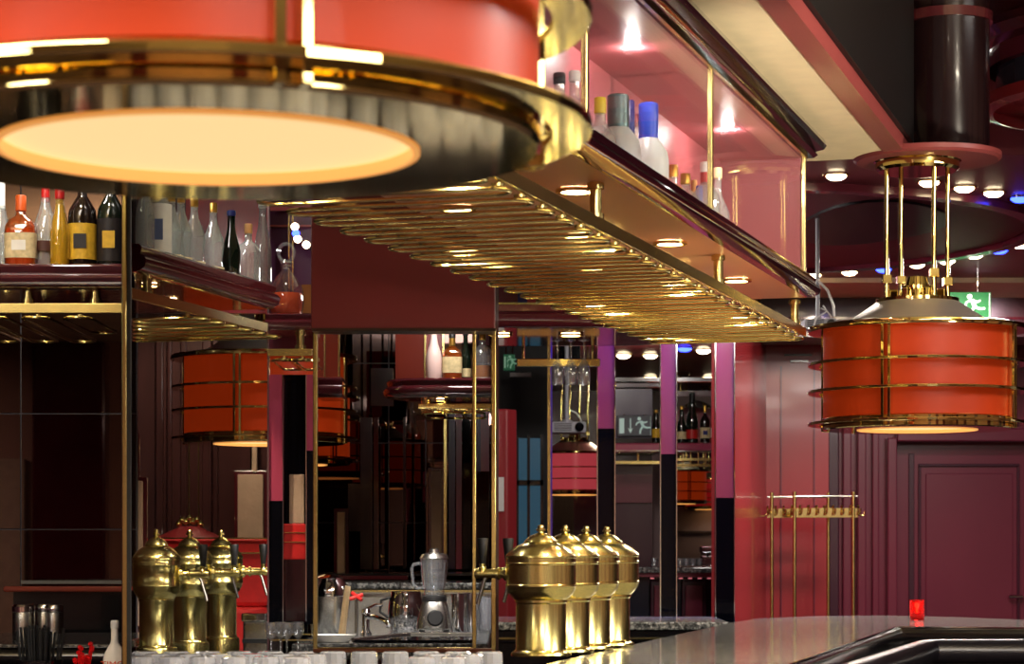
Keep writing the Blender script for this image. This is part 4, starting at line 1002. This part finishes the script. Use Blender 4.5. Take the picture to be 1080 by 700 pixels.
hbot('stout bottle with gold and white label on the far shelf', 743.5, 427, 10.5, 'round', glass=BROWNG, cap=GOLD, caph=.2, lab=PAPC, labz=(.12, .4), front=NAVY)
hbot('amber bottle half hidden behind the broad rose pilaster', 754, 430, 9, 'round', glass=AMBERG, cap=CORK, lab=PAPW)
hbot('dark bottle peeking out beside the middle rose pilaster', 692, 432, 9, 'slim', glass=DARKG, cap=GOLD, lab=PAPY)
slab(713, 483, 756, 485.5, 13.2, .04, BRASS2); slab(713, 489, 756, 492, 13.35, .04, BRASS2)
for px in (720, 728, 736, 744): slab(px, 476, px + 1.2, 490, 13.3, .02, BRASS2)
pendant('orange red pendant lamp far back between the right pilasters', P(713, 0, 21.5).x, 21.5, 1.4 + .365, 3.0, post0=20, power=3)
pendant('small dark red pendant lamp far back beside the broad pilaster', P(752, 0, 23.4).x, 23.4, 1.4 + .34, 3.0, post0=10, shade=mat('dark_red_shade', (196, 30, 34), .3, emit=(196, 24, 30), es=.15), power=2)
slab(696, 534, 757, 600, 23.6, .05, mat('grey_rose_wall', (128, 104, 104)), 'grey rose wall at the far end between the pilasters')
for x, y0, y1, x1 in ((696, 560, 561, 757),): slab(x, y0, x1, y1, 23.55, .04, BLACKM)
cm = thing('coffee_machine', 'small chrome coffee machine on the far counter', 'coffee machine', P(750, 597, 12.9), 0)
MB().box((-.05, 0, 0), (.06, .15, .06)).build('body', CHROME, cm, bevel=.006); MB().box((-.055, -.02, .075), (.06, .15, .115)).build('head', CHROME, cm, bevel=.008); MB().box((-.045, .06, .06), (.05, .15, .075)).build('column', STEEL, cm); MB().tube([(-.02, 0, .075), (-.02, -.03, .06)], .006, 8).build('spout', BLACKM, cm)
for i, px in enumerate((690, 717, 724, 731, 738)):
    p = P(px, 597, 12.9); tag(MB().lathe([(0, 0), (.018, 0), (.022, .045), (.02, .045), (.016, .005), (0, .004)], 14, caps=False).build('cup', CRYSTAL, loc=(p.x, 12.9, p.z)), 'small glass cup on the far counter, %s from the left' % ORD[i], 'cup', 'glass cups on the far counter')
o = tag(MB().box((P(648, 0, 12.7).x, 12.7, P(0, 604, 12.7).z), (P(770, 0, 12.7).x, 13.3, P(0, 598, 12.7).z)).build('far_counter', GRAND, bevel=.006), 'grey stone counter top seen between the rose pilasters', 'counter')
slab(648, 604, 770, 608, 12.75, .05, PILAST)
slab(648, 608, 770, 720, 12.9, .05, mat('midnight_lacquer', (24, 26, 44), .2, coat=.4))
for x0, x1 in ((686, 700), (719, 745)):
    slab(x0, 612, x1, 655, 12.86, .03, PURD, bevel=.006); slab(x0 + 4, 617, x1 - 4, 655, 12.84, .02, PURW, bevel=.004)
for k in range(7): slab(686 + 10 * k, 609, 690 + 10 * k, 610.4, 12.74, .01, mat('rose_bead', (230, 120, 130), .4, emit=(230, 120, 130), es=.4))
# low back counter in front of the far strips
bc = thing('back_counter', 'low back counter with granite top and brass line under the far strips', 'counter', (0, 0, 0))
MB().box((P(522, 0, 8.7).x, 8.58, 1.07), (.825, 9.24, 1.10)).build('granite_top', GRAN, bc, bevel=.008)
MB().box((P(522, 0, 8.7).x, 8.60, 1.02), (.825, 9.2, 1.07)).build('black_fascia', BLACK, bc, bevel=.004)
MB().box((P(522, 0, 8.7).x, 8.59, 1.035), (.825, 8.60, 1.042)).build('brass_line', BRASS, bc)
MB().box((P(522, 0, 8.7).x, 8.62, .1), (.825, 9.2, 1.02)).build('cabinet_front', BLACK, bc)

# ================================================================== MAIN BAR COUNTER
def C(px, py, z=1.1):
    Y = (EYE - z) * F / (py - HY); return Vector(((px - HX) / F * Y, Y, z))
ct = thing('bar_counter', 'long grey granite bar counter turning right at the corner', 'bar counter', (0, 0, 0))
outer = [(.03, 4.6), tuple(C(574, 700).xy), tuple(C(772, 656).xy), tuple(C(800, 652).xy), tuple(C(860, 649.5).xy), tuple(C(930, 648.8).xy), tuple(C(1010, 650.5).xy), tuple(C(1085, 653.5).xy), (4.6, 8.1)]
ci = C(945, 660.7)
c0 = C(833, 700)
dirn = (ci - c0).normalized()
near = c0 - dirn * 1.3
inner = [(4.6, 7.35), tuple(C(1085, 662).xy), (ci.x, ci.y), (c0.x, c0.y), (near.x, near.y)]
outer[0] = (near.x - .61, near.y)
poly = [(x, y, 1.065) for x, y in outer + inner]
MB().prism(poly, (0, 0, .035)).build('granite_top', GRAN, ct, bevel=.003)
# body below, a little inset
MB().prism([(x, y, .05) for x, y in [(outer[0][0] + .05, outer[0][1]), (outer[1][0] + .05, outer[1][1]), (outer[2][0] + .05, outer[2][1] - .03), (outer[5][0], outer[5][1] - .06), (4.6, 8.05)] + inner], (0, 0, 1.014)).build('cabinet_body', BLACK, ct)
# black ledge and padded roll on the guest side
r1, r2, r0 = C(1085, 674.5, 1.07), C(976, 674.5, 1.07), C(889, 701, 1.07)
d2 = (r2 - r0).normalized(); rn = r0 - d2 * 1.0
ledge = [(4.6, 7.35), tuple(C(1085, 662).xy), (ci.x, ci.y), (c0.x, c0.y), (near.x, near.y), (rn.x, rn.y), (r0.x, r0.y), (r2.x, r2.y), (r1.x, r1.y), (4.6, 7.0)]
MB().prism([(x, y, .985) for x, y in ledge], (0, 0, .02)).build('black_ledge', BLACK, ct)
edge = [(4.6, 7.35, 1.098), (*C(1085, 662).xy, 1.098), (ci.x, ci.y, 1.098), (c0.x, c0.y, 1.098), (near.x, near.y, 1.098)]
MB().sweep([(0, 0), (.02, -.004), (.024, -.02), (.02, -.06), (0, -.06)], list(reversed(edge)), ).build('black_edge', BLACK, ct)
MB().sweep([(0, .0), (.006, .0), (.006, .004), (0, .004)], list(reversed(edge))).build('steel_line', CHROME, ct)
prr = .042
pts = [Vector((4.6, 7.02, 1.03)), Vector((r1.x, r1.y, 1.03)), Vector((r2.x + .06, r2.y, 1.03)), Vector((r2.x + .015, r2.y - .008, 1.03)), Vector((r2.x - .02, r2.y - .06, 1.03)), Vector((r0.x, r0.y, 1.03)), Vector((rn.x, rn.y, 1.03))]
MB().tube([tuple(p) for p in pts], prr, 24).build('padded_roll', LEATHER, ct)
# votive candle
vp = C(967, 653.5)
vc = thing('votive_candle', 'lit red glass votive candle on the granite counter', 'candle', (vp.x, vp.y, 1.1))
RG = mat('red_glass', (226, 20, 14), .06, 0, .5, trans=.8, emit=(255, 24, 10), es=.05)
MB().lathe([(0, 0), (.026, 0), (.028, .003), (.029, .076), (.030, .078), (.027, .078), (.026, .012), (0, .010)], 28, caps=False).build('glass_cup', RG, vc)
MB().lathe([(0, .011), (.022, .011), (.022, .026), (0, .028)], 20).build('wax', mat('red_wax', (180, 30, 20), .5), vc)
MB().lathe([(0, .030), (.004, .034), (.005, .040), (.002, .050), (0, .055)], 10).build('flame', mat('candle_flame', (255, 190, 90), .5, emit=(255, 190, 90), es=16.), vc)
light('POINT', (vp.x, vp.y, 1.1 + .06), .12, (1, .3, .12), .01)

# ================================================================== COAT RACK
ck = P(855, 0, 15.0); KY = 15.0
kr = thing('coat_rack', 'brass coat rack with four posts and rows of hooks by the red wall', 'coat rack', (ck.x, KY, 0))
zt_ = P(0, 521, KY).z
xsR = [(px - 855) / F * KY for px in (814, 833, 873.5, 894)]
dy = [.0, -.25, .0, -.25]
for x, d_ in zip(xsR, dy):
    MB().tube([(x, d_, 0), (x, d_, zt_)], .012, 14).lathe([(.014, zt_), (.014, zt_ + .01), (0, zt_ + .014)], 14, (x, d_, 0)).build('post', BRASS2, kr)
zr = P(0, 524, KY).z
MB().tube([(xsR[0] - .03, 0, zr), (xsR[2] + .02, 0, zr)], .006, 8).tube([(xsR[1], -.25, zr), (xsR[3] + .03, -.25, zr)], .006, 8).build('top_rail', STEEL, kr)
zh = P(0, 541, KY).z
for d_, xa_, xb_ in ((0., xsR[0] - .03, xsR[2] + .02), (-.25, xsR[1] - .02, xsR[3] + .03)):
    MB().box((xa_, d_ - .004, zh - .03), (xb_, d_ + .004, zh + .03)).build('hook_rail', BRASS, kr)
    n = 9
    for k in range(n):
        x = xa_ + (xb_ - xa_) * k / (n - 1)
        for s in (-1,):
            MB().tube([(x, d_ + s * .004, zh + .01), (x, d_ + s * .03, zh - .012), (x + .006, d_ + s * .05, zh - .004), (x + .008, d_ + s * .055, zh + .028)], .006, 6).tube([(x, d_, zh + .02), (x, d_ + s * .03, zh + .045)], .006, 6).build('hook', BRASS, kr)
for sgn, x in ((-1, xsR[0] - .03), (1, xsR[3] + .03)):
    dd = 0 if sgn < 0 else -.25
    MB().tube([(x, dd, zh), (x + sgn * .02, dd, zh - .022), (x + sgn * .04, dd, zh - .016), (x + sgn * .045, dd, zh + .01)], .006, 6).build('hook', BRASS, kr)
MB().box((xsR[0] - .05, -.3, 0), (xsR[3] + .05, .05, .03)).build('base', BRASS2, kr, bevel=.006)
light('SPOT', (ck.x + .1, 13.6, 2.9), 26, (1, .76, .62), .05, spot=70, target=(ck.x - .1, 15.4, 1.6))
light('SPOT', (3.1, 14.0, 2.9), 34, (1, .74, .82), .05, spot=80, target=(3.1, 15.9, 1.7))  # added spot, brightens the plum wall and door

# ================================================================== CEILING RING DOWNLIGHTS
for i, (px, py, wm) in enumerate(((882, 184, 1), (980, 191, 1), (1017, 197, 1), (1048, 202, 1), (1076, 208, 0), (858, 289, 1), (896, 286, 1), (932, 283, 0), (967, 278, 1), (999, 274, 1), (1028, 268, 1), (1054, 263, 0), (1076, 257, 1))):
    Y = (3.0 - EYE) * F / (HY - py); p = P(px, py, Y)
    lab = ('warm' if wm else 'blue') + (' downlight in the front half of the round ceiling ring' if Y < 11.5 else ' downlight in the rear half of the round ceiling ring')
    if not wm and Y < 11.5: lab = 'blue downlight at the right edge of the front ceiling ring'
    lab += ', %s from the left' % ORD[i if i < 5 else i - 5] if 'edge' not in lab else ''
    downlight(lab, (p.x, p.y, 2.999), warm=bool(wm), r=.045, dome=.022, power=14 if wm else 5, group=('warm' if wm else 'blue') + (' front' if Y < 11.5 else ' rear') + ' ring downlights')

# ================================================================== STATION IN THE FOREGROUND (bottom left)
stn = tag(MB().prism([(-1.6, 4.85, .98), (-.17, 4.85, .98), (.02, 5.56, .98), (-1.6, 5.56, .98)], (0, 0, .05)).build('bar_station', STEEL, bevel=.01), 'brushed steel bar station top along the lower edge', 'worktop')
# far left worktop with shakers
lw = thing('left_worktop', 'grey granite worktop with black rounded edge below the left mirror', 'worktop', (0, 0, 0))
x0, x1 = P(-60, 0, 7).x, P(133, 0, 6.9).x
MB().box((x0, 6.72, 1.075), (x1, 7.6, 1.10)).build('granite_top', GRAND, lw, bevel=.004)
MB().tube([(x0, 6.72, 1.062), (x1, 6.72, 1.062)], .030, 16).build('rounded_edge', BLACK, lw)
MB().box((x0, 6.74, .7), (x1, 6.78, 1.05)).build('front_panel', BLACK, lw)
MB().box((x0, 6.70, 1.018), (x1, 6.74, 1.024)).build('brass_line', BRASS2, lw)
slab(22, 612, 134, 615.5, 7.72, .1, mat('grey_edge', (120, 124, 120), .2, .3, coat=.4), 'thin grey bar top in the far left bay'); slab(3, 618, 134, 624, 7.70, .12, mat('red_brown_rail', (140, 60, 44), .2, coat=.5), 'red brown rail below the thin grey bar top', bevel=.006); slab(14, 624, 134, 668, 7.74, .08, BLACK, 'black bar front in the far left bay')
for i, (px, Y, lb) in enumerate(((25, 6.98, 'leftmost under the left shelf'), (47, 7.03, 'middle of three under the left shelf'), (57.5, 6.95, 'rightmost of three under the left shelf'))):
    p = P(px, 0, Y); t = thing('shaker', 'steel spice shaker with a shiny lid, ' + lb, 'shaker', (p.x, Y, 1.10), 0, 'steel shakers')
    r = .034 if i == 0 else .027
    MB().lathe([(0, 0), (r * .97, 0), (r, .003), (r, .085), (r * .98, .087), (0, .087)], 32).build('body', STEEL, t)
    MB().lathe([(r * .98, .086), (r * 1.03, .088), (r * 1.03, .104), (r * .9, .110), (0, .111)], 32).build('lid', CHROME, t)
sy = 5.25; p = P(42, 0, sy)
st = thing('straw_holder', 'black cup packed with black drinking straws at the lower left', 'straws', (p.x, sy, 1.03))
MB().lathe([(0, 0), (.045, 0), (.05, .01), (.052, .10), (.048, .10), (.045, .012), (0, .01)], 28, caps=False).build('cup', BLACK, st)
for k in range(46):
    a = random.uniform(0, 6.28); r = .043 * math.sqrt(random.random()); l = random.uniform(.155, .180)
    MB().tube([(r * .6 * math.cos(a), r * .6 * math.sin(a), .02), (r * .85 * math.cos(a), r * .85 * math.sin(a), l)], .0032, 6).build('straw', BLACKM, st)
for x1_, l in ((-.052, .165), (-.044, .175), (.046, .16), (.055, .172)):
    MB().tube([(x1_ * .7, 0, .02), (x1_, 0, l)], .0032, 6).build('straw', BLACKM, st)
PICK = mat('red_plastic', (206, 22, 26), .15, 0, .5, trans=.3, emit=(200, 20, 20), es=.05)
p = P(86, 0, 5.2)
pk = thing('cocktail_picks', 'small cup of red plastic cocktail picks at the lower left', 'picks', (p.x, 5.2, 1.03))
MB().lathe([(0, 0), (.025, 0), (.028, .07), (.026, .07), (.023, .006), (0, .006)], 20, caps=False).build('cup', CRYSTAL, pk)
for k in range(14):
    a = random.uniform(0, 6.28); r = random.uniform(.005, .022); l = random.uniform(.095, .135)
    MB().tube([(0.4 * r * math.cos(a), .4 * r * math.sin(a), .02), (1.25 * r * math.cos(a), 1.25 * r * math.sin(a), l)], .0022, 6).lathe([(0, l - .004), (.0055, l), (.0055, l + .006), (0, l + .009)], 8, (1.25 * r * math.cos(a), 1.25 * r * math.sin(a), 0)).build('pick', PICK, pk)
p = P(121, 0, 5.15)
wb_ = bottle('white plastic pouring bottle with red lettering beside the brass post', Vector((p.x, 5.15, 1.03)), EYE + (HY - 654) / F * 5.15 - 1.03, .026, 'round', glass=mat('milky_bottle', (226, 222, 214), .35), cap=WHITE, caph=.1)
tx = bpy.data.curves.new('lettering', 'FONT'); tx.body = 'TIMO'; tx.size = .022; tx.extrude = .0004; tx.align_x = 'CENTER'
to = bpy.data.objects.new('lettering', tx); COL.objects.link(to); to.parent = wb_; to.location = (0, -.0275, .088); to.rotation_euler = (R(90), 0, 0)
me = bpy.data.meshes.new_from_object(to.evaluated_get(bpy.context.evaluated_depsgraph_get()))
me.materials.clear(); me.materials.append(mat('red_ink', (206, 66, 30), .5))
bpy.data.objects.remove(to)
to = bpy.data.objects.new('lettering', me); COL.objects.link(to); to.parent = wb_; to.location = (0, -.0275, .088); to.rotation_euler = (R(90), 0, 0)
light('SPOT', (-.45, 4.7, 2.95), 60, NEUT, .06, spot=60, target=(-.45, 5.25, 1.1))  # added light over the tumblers, no fixture modelled
# glasses on the station
TUMB = [(0, .098), (.026, .098), (.031, .094), (.032, .085), (.034, .01), (.035, 0), (.032, 0), (.030, .08), (0, .084)]
proto = None
for row, (Y, dx) in enumerate(((5.12, 0), (5.24, 17), (5.36, 5))):
    for k in range(13):
        px = 148 + dx + k * 33
        p = P(px, 0, Y)
        if 335 < px < 432 and row < 2 or p.x > -.265 + .275 * (Y - 4.37) - .05: continue
        if proto is None:
            proto = MB().lathe(TUMB, 14, caps=False).build('tumbler', CUT, smooth=False); o = proto
        else: o = proto.copy(); COL.objects.link(o)
        o.location = (p.x, Y, 1.046); o.rotation_euler = (0, 0, k * .7)
        tag(o, 'upturned crystal tumbler on the lower edge, %s row, place %s from the left' % (('front', 'middle', 'rear')[row], ORD[k]), 'tumbler', 'upturned tumblers on the bar station')
tray = tag(MB().prism([(-.93, 5.05, 1.031), (-.12, 5.05, 1.031), (-.015, 5.44, 1.031), (-.93, 5.44, 1.031)], (0, 0, .0145)).build('glass_mat', BLACKM, bevel=.006), 'black ribbed glass mat under the upturned tumblers', 'mat')
# little wine glasses below the rose strip
WG = [(0, 0), (.022, 0), (.022, .002), (.003, .006), (.0028, .055), (.006, .060), (.018, .072), (.022, .088), (.020, .110), (.0188, .110), (.0205, .088), (.016, .073), (0, .064)]
for k, px in enumerate((287.5, 295.5, 304, 314)):
    p = P(px, 0, 6.6); tag(MB().lathe([(r * .8, z) for r, z in WG], 20, caps=False).build('wine_glass', CRYSTAL, loc=(p.x, 6.56 + .05 * (k % 2), 1.06)), 'small wine glass below the rose strip, %s from the left' % ORD[k], 'wine glass', 'small wine glasses below the rose strip')
tag(MB().box((P(284, 0, 6.6).x, 6.52, 1.03), (P(327, 0, 6.6).x, 6.74, 1.06)).build('glass_shelf', GRAND, bevel=.004), 'narrow granite shelf under the small wine glasses', 'shelf')
slab(284, 668, 331, 669.5, 6.85, .02, BRASS2); slab(284, 674, 331, 675.5, 6.85, .02, BRASS2)

# ================================================================== ROOM BEHIND THE CAMERA (seen in mirrors and brass)
for x in (-4.2, -2.2, 2.2, 4.2, 6.2):
    trim(MB().box((x - .35, -5.99, 0), (x + .35, -5.75, 3.3)), BURG, bevel=.03)
    trim(MB().box((x - .9, -5.99, .4), (x - .45, -5.9, 2.2)), BEIGE, bevel=.01)
for y in (-3, 0, 3, 6, 9):
    trim(MB().box((8.75, y - .35, 0), (8.99, y + .35, 3.3)), BURG, bevel=.03)
    trim(MB().box((8.9, y + .5, .4), (8.99, y + 1.0, 2.2)), BEIGE, bevel=.01)
    trim(MB().box((-8.99, y - .35, 0), (-8.75, y + .35, 3.3)), BURG, bevel=.03)
